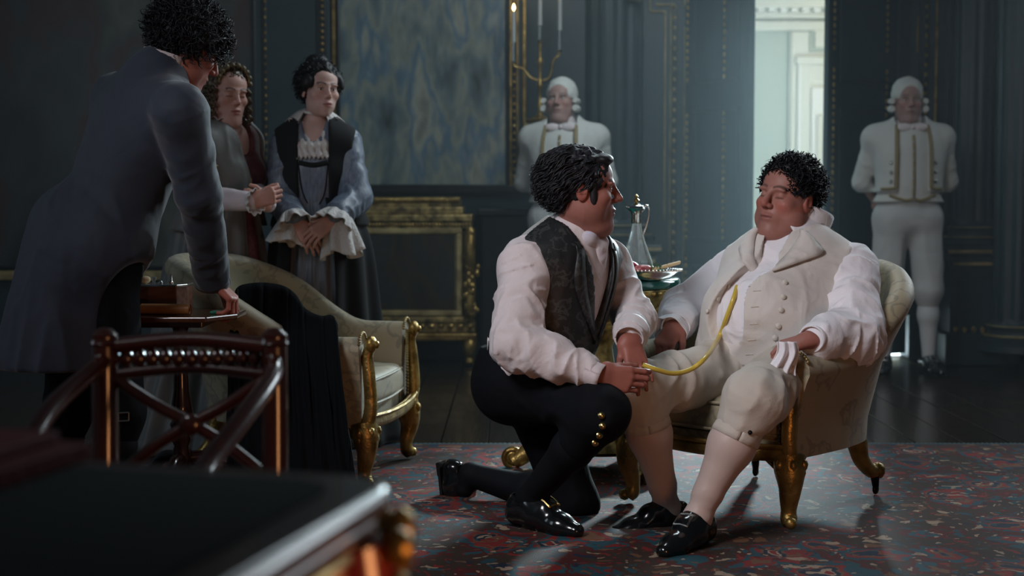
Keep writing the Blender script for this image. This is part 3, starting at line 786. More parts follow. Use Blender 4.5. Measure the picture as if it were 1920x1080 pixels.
# ---------------------------------------------------------------- pictures
def picture(name, label, x0, x1, z0, z1, m, fr=.03, frm='giltflat', Y=YW):
    t = thing(name, label, 'painting', ((x0+x1)/2, Y, z0))
    MB().box(((x0+x1)/2, Y-.015, (z0+z1)/2), (x1-x0, .02, z1-z0)).build('canvas', m, t, smooth=False)
    MB().box((x0-fr/2, Y-.025, (z0+z1)/2), (fr, .05, z1-z0+2*fr)).box((x1+fr/2, Y-.025, (z0+z1)/2), (fr, .05, z1-z0+2*fr)).box(((x0+x1)/2, Y-.025, z0-fr/2), (x1-x0, .05, fr)).box(((x0+x1)/2, Y-.025, z1+fr/2), (x1-x0, .05, fr)).build('picture_frame', M[frm], t, smooth=False, bevel=.006)
    return t
picture('tall_painting', 'tall dim blue painting hung between gilt beaded strips', WX(641), WX(949), WZ(346), 3.15, M['paintB'], .012, 'dark', YW)
picture('dark_painting', 'very dark painting filling the left end of the wall', WX(-170), WX(480), WZ(498), 3.15, M['paintA'], .02, 'dark', YW)
# ================================================================= furniture
def damask(name, c1, c2, scale=7, rough=.55, sheen=.2):
    m = bpy.data.materials.new(name); m.use_nodes = True; N = m.node_tree.nodes; L = m.node_tree.links; b = N['Principled BSDF']
    tc = N.new('ShaderNodeTexCoord'); n = N.new('ShaderNodeTexNoise'); n.inputs['Scale'].default_value = scale*1.7; n.inputs['Detail'].default_value = 2; n.inputs['Distortion'].default_value = 1.6; L.new(tc.outputs['Object'], n.inputs['Vector'])
    v = N.new('ShaderNodeTexVoronoi'); v.inputs['Scale'].default_value = scale; L.new(tc.outputs['Object'], v.inputs['Vector'])
    a = N.new('ShaderNodeMath'); a.operation = 'ADD'; L.new(n.outputs['Fac'], a.inputs[0]); L.new(v.outputs['Distance'], a.inputs[1])
    r = N.new('ShaderNodeValToRGB'); e = r.color_ramp.elements; e[0].position = .80; e[0].color = (*c1, 1); e[1].position = .88; e[1].color = (*c2, 1)
    e2 = e.new(1.05); e2.color = (*c2, 1); e3 = e.new(1.10); e3.color = (*c1, 1)
    L.new(a.outputs[0], r.inputs[0]); L.new(r.outputs[0], b.inputs['Base Color']); b.inputs['Roughness'].default_value = rough; b.inputs['Sheen Weight'].default_value = sheen
    w = N.new('ShaderNodeTexNoise'); w.inputs['Scale'].default_value = 420; L.new(tc.outputs['Object'], w.inputs['Vector'])
    bp = N.new('ShaderNodeBump'); bp.inputs['Strength'].default_value = .25; bp.inputs['Distance'].default_value = .003; L.new(w.outputs['Fac'], bp.inputs['Height']); L.new(bp.outputs[0], b.inputs['Normal'])
    return m
M['damask'] = damask('sage_damask', (.36, .31, .20), (.25, .225, .155), 8)
M['castor'] = mat('castor_black', (.012, .012, .012), .3, .6)

def make_armchair(label):
    t = thing('armchair', label, 'armchair')
    # plan of the shell: left arm front -> round the back -> right arm front
    th = np.linspace(0, 1, 61); plan = []
    ctrl = [(-.315, -.30), (-.325, -.15), (-.325, .02), (-.285, .20), (-.17, .32), (0, .36), (.17, .32), (.285, .20), (.325, .02), (.325, -.15), (.315, -.30)]
    plan = spline(np.array([(x, y, 0) for x, y in ctrl]), 73)
    T = np.gradient(plan, axis=0); T /= np.linalg.norm(T, axis=1)[:, None]
    O = np.stack([-T[:, 1], T[:, 0], 0*T[:, 0]], 1)            # outward normal
    if O[36][1] < 0: O = -O
    rows = []
    for p, o in zip(plan, O):
        w = np.clip((p[1] + .13) / .34, 0, 1); w = w*w*(3-2*w); w2 = np.clip((p[1] + .15) / .52, 0, 1); w2 = w2*w2*(3-2*w2)   # 0 along the arm, 1 at the back
        top = .550 + .280*w2; lean = .13*w
        roll = .050 - .008*w
        prof = [(.012, .225), (.016, .30), (.018 + lean*.35, top*.62 + .03)]
        cz = top - roll; co = .010 + lean*.85
        for a in np.linspace(-.7, math.pi+.35, 9): prof.append((co + roll*math.cos(a), cz + roll*math.sin(a)))
        prof += [(-.050 + lean*.35, top*.62), (-.062, .36), (-.062, .225)]
        rows.append([p + o*q[0] + A(0, 0, q[1]) for q in prof])
    rows = np.array(rows); m, n = rows.shape[:2]
    mb = MB(); F = [(i*n+j, i*n+(j+1) % n, (i+1)*n+(j+1) % n, (i+1)*n+j) for i in range(m-1) for j in range(n)] + [list(range(n)), [(m-1)*n+j for j in range(n)][::-1]]
    mb.put(rows.reshape(-1, 3), F).build('upholstered_back', M['damask'], t, angle=50)
    # seat
    G = SDF.of([(folds(rbox((0, -.03, .335), (.268, .285, .062), None, .045), A(1, 0, 0), (0, 0, 0), .004, 9, 9, 4, False), 0)], .01)
    V, Q = G.mesh(2); cu = obj_from('seat_cushion', V, Q, M['damask'], t)
    MB().tube(spline([(-.262, -.30, .372), (0, -.318, .378), (.262, -.30, .372)], 16), .005, 6).tube(spline([(-.262, -.305, .292), (0, -.322, .292), (.262, -.305, .292)], 16), .005, 6).build('piping', M['damask'], cu)
    MB().prism([(x, y) for x, y in [(-.30, -.29), (.30, -.29), (.31, 0), (.26, .2), (.1, .32), (-.1, .32), (-.26, .2), (-.31, 0)]], (0, 0, .225), A(1, 0, 0), A(0, 1, 0), A(0, 0, 1), .05).build('seat_base', M['damask'], t, smooth=False)
    fr_ = spline([(-.335, -.325, .245), (-.18, -.340, .238), (0, -.345, .234), (.18, -.340, .238), (.335, -.325, .245)], 20)
    MB().tube(fr_, .026, 8, flat=.7).tube(fr_ + A(0, -.018, .024), .008, 6).build('front_rail', M['gilt'], t)
    for s in (-1, 1):
        pts = spline([(s*.318, -.318, .225), (s*.322, -.335, .30), (s*.322, -.328, .42), (s*.318, -.322, .48), (s*.318, -.335, .515)], 16)
        po = MB().tube(pts, np.linspace(.026, .020, 16), 10).build('front_post', M['gilt'], t)
        MB().ball((s*.318, -.336, .522), (.032, .022, .032), 12).ball((s*.318, -.352, .522), (.016, .016, .016), 8).build('scroll', M['gilt'], po)
        rp = MB()
        for a in np.linspace(0, 1, 26):
            q = spline([(s*.280, -.318, .27), (s*.278, -.318, .42), (s*.275, -.318, .52)], 26)[int(a*25)]; rp.ball(q, (.007, .006, .007), 6)
        for a in np.linspace(.4, 2.9, 14): rp.ball((s*.322 + .050*math.cos(a), -.306, .514 + .050*math.sin(a)), (.006, .006, .006), 6)
        q = rp.build('rope_edging', M['giltsoft'], t); q['kind'] = 'stuff'
        # front leg: carved cabriole
        k = A(s, -1, 0)*.707
        c = A(s*.305, -.305, 0)
        pts = spline([c + A(0, 0, .235), c + k*.012 + A(0, 0, .19), c + k*.018 + A(0, 0, .14), c + k*.004 + A(0, 0, .085), c + k*.002 + A(0, 0, .045), c + k*.018 + A(0, 0, .020)], 22)
        lg = MB().tube(pts, np.interp(np.linspace(0, 1, 22), [0, .2, .42, .7, .86, 1], [.050, .050, .036, .024, .027, .022]), 12)
        cv = lg
        for d in (-1, 0, 1):
            for i, (zz, rr) in enumerate(((.212, .020), (.185, .016), (.160, .012))):
                a = math.atan2(k[1], k[0]) + d*.9; cv.ball(c + A(math.cos(a), math.sin(a), 0)*(.048 - i*.004) + A(0, 0, zz), (rr*.8, rr*.8, rr), 8)
        for d in (-1, 1): cv.tube(spline([c + A(s*.0, 0, .232) + (A(s, 0, 0) if d > 0 else A(0, -1, 0))*0 + (A(0, .09, -.002) if d > 0 else A(-s*.09, 0, -.002)), c + (A(0, .05, -.030) if d > 0 else A(-s*.05, 0, -.030)) + A(0, 0, .23), c + k*.02 + A(0, 0, .16)], 10), np.linspace(.014, .012, 10), 6)
        cv.ball(c + k*.03 + A(0, 0, .028), (.020, .020, .020), 8).build('front_leg', M['gilt'], t)
        # rear leg: raked, ending in a scroll and a castor
        c = A(s*.215, .27, 0); k = A(s*.3, .95, 0)
        pts = spline([c + A(0, 0, .235), c + k*.015 + A(0, 0, .185), c + k*.035 + A(0, 0, .13), c + k*.085 + A(0, 0, .085), c + k*.11 + A(0, 0, .095)], 18)
        lg = MB().tube(pts, np.interp(np.linspace(0, 1, 18), [0, .25, .6, .85, 1], [.038, .036, .026, .024, .018]), 10).ball(c + k*.115 + A(0, 0, .085), (.026, .026, .03), 10).build('rear_leg', M['gilt'], t)
        MB().tube([c + k*.10 + A(0, 0, .07), c + k*.105 + A(0, 0, .03)], [.017, .012], 8).ball(c + k*.105 + A(0, 0, .020), (.010, .018, .019), 10).build('castor', M['castor'], lg)
    return t
chair1 = make_armchair('sage damask gilt armchair that the man in white sits in')
chair2 = copy_tree(chair1); chair2['label'] = 'sage damask gilt armchair with a black cloak over its side'
def place(o, mid, fwd):
    o.location = mid; o.rotation_euler = (0, 0, math.atan2(fwd[1], fwd[0]) + math.pi/2)
place(chair1, (.845, 4.89, .012), (-.67, -.74)); place(chair2, (-.775, 5.44, .012), (.985, -.17))
for c in (chair1, chair2): c['group'] = 'pair of matching gilt armchairs'

# ---------------------------------------------------------------- gilt round table with green top
gx, gy = .335, 5.50
t = thing('gilt_table', 'small round gilt table with a green marble top between the two men', 'table', (gx, gy, .012))
M['marble'] = mat('green_marble', (.012, .10, .085), .12, var=.5, vscale=9, coat=.5)
MB().lathe([(.29, 0), (.305, .008), (.308, .02), (.305, .032), (.295, .038), (.0001, .038)], (gx, gy, .712), 48).build('top', M['marble'], t)
MB().lathe([(.19, 0), (.235, .02), (.245, .05), (.275, .07), (.28, .10), (.295, .115), (.295, .132), (.0001, .132)], (gx, gy, .58), 40).build('frieze', M['giltsoft'], t)
b = MB()
for i in range(56):
    a = 2*math.pi*i/56; b.ball((gx + .293*math.cos(a), gy + .293*math.sin(a), .700), (.010, .010, .008), 6)
for i in range(28):
    a = 2*math.pi*i/28; b.ball((gx + .262*math.cos(a), gy + .262*math.sin(a), .635), (.018, .018, .022), 6)
b = b.build('beading', M['gilt'], t); b['kind'] = 'stuff'
MB().lathe([(.06, 0), (.09, .02), (.07, .06), (.05, .12), (.062, .2), (.05, .28), (.075, .34), (.14, .38), (.18, .40)], (gx, gy, .20), 28).build('pedestal', M['giltsoft'], t)
for i in range(3):
    a = math.radians(-62 + 120*i); d = A(math.cos(a), math.sin(a), 0); c = A(gx, gy, 0)
    pts = spline([c + d*.03 + A(0, 0, .24), c + d*.12 + A(0, 0, .20), c + d*.22 + A(0, 0, .12), c + d*.29 + A(0, 0, .06), c + d*.33 + A(0, 0, .035)], 20)
    ft = MB().tube(pts, np.linspace(.045, .030, 20), 10).build('scroll_foot', M['gilt'], t)
    vol = [c + d*(.33 + .034*math.cos(q)*(1-q/14)) + A(0, 0, .052 + .034*math.sin(q)*(1-q/14)) for q in np.linspace(-1.5, 9.5, 40)]
    MB().tube(vol, .013, 8).ball(c + d*.33 + A(0, 0, .052), (.02, .02, .02), 8).build('volute', M['gilt'], ft)
MB().lathe([(.25, 0), (.27, .015), (.26, .04), (.20, .06), (.08, .09)], (gx, gy, .10), 3 if False else 24).build('base_plate', M['giltsoft'], t)

# decanter
M['glass'] = mat('clear_glass', (.92, .98, .98), .05, trans=.88, ior=1.18)
M['silver'] = mat('silver', (.62, .62, .60), .18, 1.0)
def at_top(px, Y): x = WX(px, Y); return A(x, Y, .751)
p = at_top(1193, 5.52)
t = thing('decanter', 'cut glass claret jug with silver lid and handle on the round table', 'decanter', p)
MB().lathe([(.058, 0), (.066, .006), (.068, .03), (.062, .06), (.046, .10), (.032, .14), (.022, .175), (.017, .205)], p, 14).build('glass_body', M['glass'], t, angle=20)
MB().lathe([(.017, 0), (.0195, .004), (.019, .03), (.022, .045), (.034, .058), (.030, .066), (.018, .070), (.010, .078), (.0001, .079)], p + A(0, 0, .203), 24).build('silver_collar', M['silver'], t)
MB().tube([p + A(-.02, 0, .262), p + A(-.042, 0, .268)], [.014, .004], 8).build('spout', M['silver'], t)
MB().lathe([(.004, 0), (.012, .01), (.005, .018), (.008, .026), (.0001, .034)], p + A(0, 0, .282), 12).build('finial', M['gilt'], t)
MB().tube(spline([p + A(.02, 0, .262), p + A(.038, 0, .272), p + A(.048, 0, .245), p + A(.040, 0, .20), p + A(.026, 0, .16)], 24), .0042, 8).build('handle', M['silver'], t)
# dish and what lies on it
p = at_top(1212, 5.28)
t = thing('silver_dish', 'shallow silver dish with beaded rim beside the claret jug', 'dish', p)
MB().lathe([(.05, 0), (.075, .004), (.105, .022), (.118, .030), (.130, .034), (.131, .037), (.118, .034), (.1, .026), (.07, .010), (.0001, .008)], p, 40, sx=1, sy=.8).build('bowl', M['silver'], t)
b = MB()
for i in range(60):
    a = 2*math.pi*i/60; b.ball(p + A(.130*math.cos(a), .104*math.sin(a), .037), .0042, 6)
b = b.build('beaded_rim', M['silver'], t); b['kind'] = 'stuff'
M['redfood'] = mat('red_fruit', (.38, .03, .06), .35, var=.5, vscale=60); M['fig'] = mat('fig_flesh', (.55, .20, .18), .4, col2=(.30, .03, .06), vscale=90)
M['bread'] = mat('bread', (.62, .44, .24), .8, bump=.3, bscale=90); M['herb'] = mat('herb', (.05, .12, .04), .6); M['nut'] = mat('dried_apricot', (.50, .20, .06), .5)
def food(name, label, c, r, m, seed, amp=.004):
    V, Q = SDF.of([(folds(ell(c, r, frame(A(1, seed*.3-.5, .2*seed-.3), A(0, .2, 1))), A(0, 0, 1), c, amp, 40, 40, seed, False), 0)], .003).mesh(1)
    return tag(obj_from(name, V, Q, m), label, 'food')
food('fig', 'cut red fig at the back of the silver dish', p + A(-.055, .02, .045), (.032, .024, .022), M['redfood'], 1)
food('fig', 'pink cut fig lying in the middle of the dish', p + A(-.022, -.02, .040), (.034, .024, .016), M['fig'], 2)
food('fig', 'dark red fig half lying on the left of the dish', p + A(-.080, -.01, .044), (.024, .02, .022), M['redfood'], 5)
food('apricot', 'dried brown apricot leaning against the jug', p + A(-.075, .03, .065), (.020, .016, .020), M['nut'], 3)
food('apricot', 'orange apricot half beside the bread', p + A(.012, .0, .038), (.020, .016, .014), M['nut'], 4)
food('bread_piece', 'small torn crumb of bread in the dish', p + A(.032, -.01, .038), (.020, .018, .013), M['bread'], 6)
bw_ = MB().prism([(0, 0), (.075, .022), (.078, .034), (.01, .016)], p + A(.050, 0, .036), A(1, 0, 0), A(0, 0, 1), A(0, 1, 0), .035).build('bread_wedge', M['bread'], smooth=False, bevel=.004)
tag(bw_, 'wedge of bread propped on the dish rim', 'food')
hb = MB().ball(p + A(.045, 0, .036), (.030, .034, .006), 10)
for i in range(16):
    q = p + A(.045 + RNG.normal()*.016, RNG.normal()*.02, .036); hb.tube([q, q + A(RNG.normal()*.01, RNG.normal()*.01, .016 + .012*RNG.random())], [.0022, .001], 4)
tag(hb.build('herb_sprig', M['herb']), 'green herb sprig on the silver dish', 'herb')

# ---------------------------------------------------------------- small pedestal table on the left and the things on it
tx, ty = U(338, 590, 4.86)[0], 4.86; TZ = .665
t = thing('pedestal_table', 'mahogany pedestal table under the bending man\'s hand', 'table', (tx, ty, .012))
oct_ = [(-.215, -.12), (-.15, -.20), (.13, -.20), (.205, -.06), (.205, .10), (.13, .2), (-.15, .2), (-.215, .12)]
MB().prism(oct_, (tx, ty, TZ-.018), A(1, 0, 0), A(0, 1, 0), A(0, 0, 1), .018).build('tabletop', M['mahog2'], t, smooth=False, bevel=.004)
MB().box((tx-.02, ty, TZ-.03), (.24, .24, .024)).build('top_block', M['mahog'], t, smooth=False, bevel=.004)
MB().lathe([(.022, 0), (.030, .02), (.034, .05), (.026, .08), (.036, .10), (.032, .13), (.040, .155), (.030, .17), (.040, .19), (.034, .22), (.026, .27), (.022, .40), (.024, .47), (.030, .49)], (tx, ty, .13), 24).build('turned_column', M['mahog'], t)
for i in range(3):
    a = math.radians(25 + 120*i); d = A(math.cos(a), math.sin(a), 0); c = A(tx, ty, 0)
    MB().tube(spline([c + d*.01 + A(0, 0, .17), c + d*.10 + A(0, 0, .16), c + d*.18 + A(0, 0, .08), c + d*.24 + A(0, 0, .03)], 14), np.linspace(.022, .018, 14), 8).build('leg', M['mahog'], t)
M['casewood'] = mat('case_wood', (.16, .075, .05), .3, col2=(.09, .035, .02), vscale=10, stretch=(1, 6, 6)); M['brass'] = mat('brass', (.55, .40, .16), .25, 1.0)
M['parch'] = mat('rolled_hide', (.34, .16, .05), .45, col2=(.24, .10, .03), vscale=12)
bx_, by_ = U(298, 560, 4.92)[0], 4.93
t = thing('instrument_case', 'open wooden instrument case with metal-edged rim on the small table', 'case', (bx_, by_, TZ))
hexa = [(-.10, -.03), (-.02, -.075), (.075, -.075), (.10, -.03), (.10, .06), (-.10, .06)]
MB().prism(hexa, (bx_, by_, TZ), A(1, 0, 0), A(0, 1, 0), A(0, 0, 1), .088).build('case_body', M['casewood'], t, smooth=False, bevel=.002)
MB().prism([(x*1.03, y*1.03) for x, y in hexa], (bx_, by_, TZ+.086), A(1, 0, 0), A(0, 1, 0), A(0, 0, 1), .008).build('metal_rim', M['silver'], t, smooth=False, bevel=.002)
ZB = TZ + .094
def bit(name, label, cat, prof, dx, dy, m, n=12):
    return tag(MB().lathe(prof, (bx_+dx, by_+dy, ZB), n).build(name, m), label, cat)
bit('wooden_plug', 'upright brown wooden plug at the end of the case', 'plug', [(.008, 0), (.0095, .012), (.0085, .026), (.0001, .027)], -.082, -.01, M['parch'])
food('sponge', 'pale lumpy sponge in the instrument case', A(bx_-.045, by_-.02, ZB+.012), (.020, .016, .014), mat('sponge', (.55, .44, .27), .9), 3)
bit('stopper', 'clear fan-shaped glass stopper next to the sponge', 'stopper', [(.006, 0), (.004, .008), (.010, .018), (.009, .024), (.0001, .025)], -.012, -.03, M['glass'])
bit('stopper', 'low silver stopper between the taller ones', 'stopper', [(.007, 0), (.007, .006), (.004, .010), (.0001, .012)], .012, -.03, M['silver'])
bit('syringe_handle', 'thin upright steel handle standing in the case', 'instrument', [(.009, 0), (.009, .006), (.004, .010), (.003, .028), (.006, .030), (.0001, .034)], .045, -.02, M['silver'])
bit('stopper', 'small silver stopper at the left end beside the plug', 'stopper', [(.006, 0), (.006, .010), (.003, .013), (.0001, .015)], -.07, -.035, M['silver'])
p = U(310, 575, 4.76); 
t = thing('rolled_hide', 'brown rolled hide lying in front of the case', 'roll', (p[0], p[1], TZ))
MB().tube([(p[0]-.08, 4.765, TZ+.0185), (p[0]+.085, 4.745, TZ+.0185)], .018, 18, cap=False).build('outer_roll', M['parch'], t)
sp = [(p[0] + .083, 4.745 + (.017 - .0007*a)*math.cos(a), TZ+.0185 + (.017-.0007*a)*math.sin(a)) for a in np.linspace(0, 15, 60)]
MB().tube(sp, .0016, 4).build('rolled_end', M['parch'], t); MB().tube([(p[0]-.08, 4.765, TZ+.0185), (p[0]+.076, 4.7465, TZ+.0185)], .0175, 18).build('inner_roll', M['parch'], t)
M['greenglass'] = mat('green_glass', (.08, .45, .30), .08, trans=.6)
p = U(407, 582, 4.80); tag(MB().lathe([(.020, 0), (.024, .003), (.023, .010), (.012, .012), (.0001, .012)], (p[0], 4.80, TZ), 20).build('glass_dish', M['greenglass']), 'tiny green glass dish by the bending man\'s fingers', 'dish')

# ---------------------------------------------------------------- black cloak over the near side of the second armchair
M['cloak'] = mat('black_wool', (.004, .006, .008), .9, bump=.15, bscale=200, spec=.15)
ctop = [(436, 590, 5.10), (440, 552, 5.13), (452, 536, 5.16), (490, 531, 5.18), (528, 536, 5.17), (552, 551, 5.14), (572, 579, 5.11), (600, 593, 5.08), (622, 592, 5.06), (632, 606, 5.04)]
cbot = [(428, 905, 4.93), (446, 905, 4.92), (470, 905, 4.91), (505, 906, 4.90), (540, 906, 4.89), (575, 906, 4.88), (606, 905, 4.88), (632, 902, 4.88), (655, 900, 4.88), (668, 898, 4.90)]
TP = spline([U(*q) for q in ctop], 90); BP = spline([U(*q) for q in cbot], 90)
BK = TP + A(-.02, .16, -.06); G = []
for v in np.linspace(0, 1, 8): G.append(lerp(BK, TP + A(0, .05*(1-v), .012*math.sin(v*math.pi)), v))
for v in np.linspace(.03, 1, 46):
    base = lerp(TP, BP, v); u = np.linspace(0, 1, 90); amp = .010 + .030*min(1, v*1.6)
    bulge = -.05*math.sin(min(1, v*2.2)*math.pi/2)
    fd = amp*(np.sin(u*2*math.pi*6.5 + 1.3*np.sin(v*2.2+1)) + .5*np.sin(u*2*math.pi*13 + v*3)) * (.6 + .4*vnoise(u*5, u*0+v*3, u*0))
    base = base + np.stack([.4*fd, -np.abs(fd)*.8 + bulge, 0*fd], 1); G.append(base)
o = MB().grid(np.array(G)).build('black_cloak', M['cloak'], angle=None, solid=.006)
tag(o, 'heavy black cloak hanging over the armchair beside the small table', 'cloak')

# ---------------------------------------------------------------- gilt cabinet under the tall painting
x0, x1, yf = WX(560, 9.0), WX(893, 9.0), 9.0
t = thing('gilt_cabinet', 'carved gilt console cabinet with a dark painted panel under the tall painting', 'cabinet', ((x0+x1)/2, 9.2, 0))
def ZC(py): return WZ(py, yf)
def cb(name, p0, p1, y0, y1, d, m, bevel=.004, back=9.38):
    xa, xb = WX(p0, yf), WX(p1, yf); za, zb = ZC(y1), ZC(y0)
    return MB().box(((xa+xb)/2, (yf-d+back)/2, (za+zb)/2), (xb-xa, back-yf+d, zb-za)).build(name, M[m], t, smooth=False, bevel=bevel)
cb('carcase', 572, 872, 432, 634, -.02, 'giltsoft')
cb('top_frieze', 585, 862, 370, 388, -.03, 'giltsoft'); cb('cornice', 575, 868, 388, 402, .0, 'giltsoft', .008)
cb('cornice_step', 562, 886, 402, 416, .03, 'giltsoft', .01); cb('bead_rail', 568, 884, 416, 428, .015, 'giltsoft')
b = MB()
for q in np.arange(570, 884, 6.2): b.ball((WX(q, yf), yf-.02, ZC(421)), (.009, .009, .010), 6)
for q in np.arange(588, 862, 5.0): b.ball((WX(q, yf), yf+.025, ZC(376)), (.008, .008, .018), 6)
b = b.build('beading', M['gilt'], t); b['kind'] = 'stuff'
def pframe(p0, p1, y0, y1, w, m, d):
    xa, xb, za, zb = WX(p0, yf), WX(p1, yf), ZC(y1), ZC(y0); y = yf-d/2
    return MB().box(((xa+xb)/2, y, zb-w/2), (xb-xa, d, w)).box(((xa+xb)/2, y, za+w/2), (xb-xa, d, w)).box((xa+w/2, y, (za+zb)/2), (w, d, zb-za-2*w)).box((xb-w/2, y, (za+zb)/2), (w, d, zb-za-2*w)).build('panel_frame', M[m], t, smooth=False, bevel=.006)
pframe(604, 866, 428, 592, .034, 'giltflat', .02)
cb('painted_panel', 614, 856, 438, 582, .004, 'giltflat'); bpy.context.view_layer.update()
MB().box((WX(735, yf), yf-.006, (ZC(440)+ZC(580))/2), (WX(853, yf)-WX(617, yf), .008, ZC(440)-ZC(580))).build('dark_picture', M['paintC'], t, smooth=False)
for px in (584, 882):
    xs = WX(px, yf); cvv = MB().tube(spline([(xs, yf-.01, ZC(430)), (xs, yf-.05, ZC(470)), (xs, yf-.01, ZC(520)), (xs, yf-.04, ZC(570)), (xs, yf-.01, ZC(594))], 20), .034, 10)
    rg = np.random.default_rng(px)
    for i in range(46): cvv.ball((xs + rg.normal()*.020, yf-.045 - .012*rg.random(), lerp(ZC(432), ZC(592), rg.random())), (.012 + .008*rg.random(), .012, .016 + .012*rg.random()), 6)
    cvv.build('carved_scroll', M['gilt'], t)
cb('base_moulding', 566, 888, 594, 604, .02, 'giltsoft', .006); cb('base_rail', 562, 890, 604, 622, .005, 'giltsoft'); cb('base_lip', 560, 893, 624, 638, .04, 'gilt', .01)
b = MB()
for q in np.arange(575, 888, 18): b.ball((WX(q, yf), yf-.015, ZC(611)), (.022, .012, .014), 8)
b = b.build('paterae', M['gilt'], t); b['kind'] = 'stuff'
for px in (576, 880):
    xs = WX(px, yf); MB().tube(spline([(xs, yf+.03, ZC(636)), (xs, yf-.02, ZC(650)), (xs, yf+.01, ZC(668)), (xs, yf-.01, .012)], 14), np.linspace(.05, .026, 14), 10).build('foot', M['gilt'], t)
# dark pedestal beside the cabinet
t = thing('dark_pedestal', 'black panelled plinth in shadow right of the gilt cabinet', 'pedestal', (WX(942, 9.15), 9.2, 0))
xa, xb = WX(902, 9.05), WX(992, 9.05)
MB().box(((xa+xb)/2, 9.22, .47), (xb-xa, .3, .94)).build('plinth_body', M['dark'], t, smooth=False, bevel=.01)
MB().box(((xa+xb)/2, 9.21, .96), (xb-xa+.05, .34, .05)).build('top_moulding', M['dark'], t, smooth=False, bevel=.012)
MB().box(((xa+xb)/2, 9.21, .06), (xb-xa+.05, .34, .12)).build('base_moulding', M['dark'], t, smooth=False, bevel=.012)

# ---------------------------------------------------------------- candelabra
M['candle'] = mat('wax', (.45, .46, .44), .5); M['flame'] = mat('flame', (1, .8, .4), .5, emit=((1, .72, .30), 14))
def candelabrum(label, cx, Y, zb, top=None):
    t = thing('candelabrum', label, 'candelabrum', (cx, Y, zb))
    MB().lathe([(.085, 0), (.092, .012), (.05, .03), (.022, .045), (.016, .09), (.020, .10), (.012, .13), (.010, .20), (.018, .22), (.022, .235), (.012, .26), (.010, .34), (.016, .36), (.024, .38), (.010, .41), (.010, .50), (.016, .51)], (cx, Y, zb), 20).build('stem', M['gilt'], t)
    for s, dx, dz in ((-1, .165, .37), (1, .125, .445), (0, 0, .505)):
        if s:
            pts = spline([(cx + s*.012, Y, zb+.26), (cx + s*.06, Y, zb+.28), (cx + s*.085, Y, zb+dz-.06), (cx + s*.11, Y, zb+dz-.035), (cx + s*(dx-.006), Y, zb+dz-.02), (cx + s*dx, Y, zb+dz+.02)], 22)
            ar = MB().tube(pts, .0085, 8).build('branch', M['gilt'], t)
        so = MB().lathe([(.016, 0), (.020, .006), (.011, .012), (.0115, .10 if not s else .13)], (cx + s*dx, Y, zb+dz), 14).build('socket', M['silver'], t)
        ca = MB().lathe([(.0135, 0), (.0125, .19), (.004, .195)], (cx + s*dx, Y, zb+dz+(.13 if s else .10)), 14).build('candle', M['candle'], t)
        MB().lathe([(.001, 0), (.0085, .012), (.009, .020), (.004, .036), (.0004, .046)], (cx + s*dx, Y, zb+dz+(.327 if s else .297)), 10).build('flame', M['flame'], ca)
    return t
zc = WZ(229, 9.15)
candelabrum('gilt three-branched candelabrum behind the footman by the tall painting', WX(1012, 9.15), 9.15, zc)
candelabrum('gilt three-branched candelabrum cut by the right edge of the picture', WX(1930, 9.15)+.02, 9.12, zc)
for px in (1012, 1936):
    x = WX(px, 9.15); tn[0] += 1
    struct(MB().box((x, 9.28, zc-.02), (.20, .34, .03)).tube(spline([(x, 9.38, zc-.22), (x, 9.30, zc-.2), (x, 9.2, zc-.04)], 10), [.05]*10, 8).build('trim_%d' % tn[0], M['giltsoft'], bevel=.004))

# ---------------------------------------------------------------- desk in the foreground
M['desk'] = mat('desk_wood', (.22, .022, .008), .22, col2=(.10, .012, .005), vscale=5, coat=.7, stretch=(1, 3, 6))
M['rim'] = mat('desk_rim', (.045, .022, .013), .30, .15, coat=.25); M['leather'] = mat('desk_leather', (.005, .006, .0055), .85, bump=.1, bscale=150, spec=.04)
DZ = .76; cor = A(-.110, 1.50, 0); ea = nrm(A(-.93, .25, 0)); eb = nrm(A(-.20, -1.0, 0)); eb = nrm(eb - ea*np.dot(ea, eb)*.6)
t = thing('writing_desk', 'big dark writing desk with gilt corner mounts in the foreground', 'desk', (-.7, 1.1, 0))
def D2(u, v, z): return cor + ea*u + eb*v + A(0, 0, z)
LW, LD = 1.35, .95
def slab(name, i, z0, z1, m, r=.06, bevel=.006):
    out = []
    for (u, v, su, sv) in ((i+r, i+r, -1, -1), (LW-i-r, i+r, 1, -1), (LW-i-r, LD-i-r, 1, 1), (i+r, LD-i-r, -1, 1)):
        a0 = math.atan2(sv, su)
        for a in np.linspace(a0-math.pi/4, a0+math.pi/4, 6): out.append((u + r*math.cos(a), v + r*math.sin(a)))
    return MB().prism(out, cor + A(0, 0, z0), ea, eb, A(0, 0, 1), z1-z0).build(name, M[m], t, bevel=bevel, angle=30)
slab('leather_top', .055, DZ-.01, DZ+.001, 'leather', .05, 0); slab('desktop', 0, DZ-.03, DZ-.002, 'rim', .07, .010); slab('desktop_edge', .012, DZ-.052, DZ-.028, 'rim', .06, .010)
slab('apron', .03, DZ-.22, DZ-.05, 'desk', .05, .004)
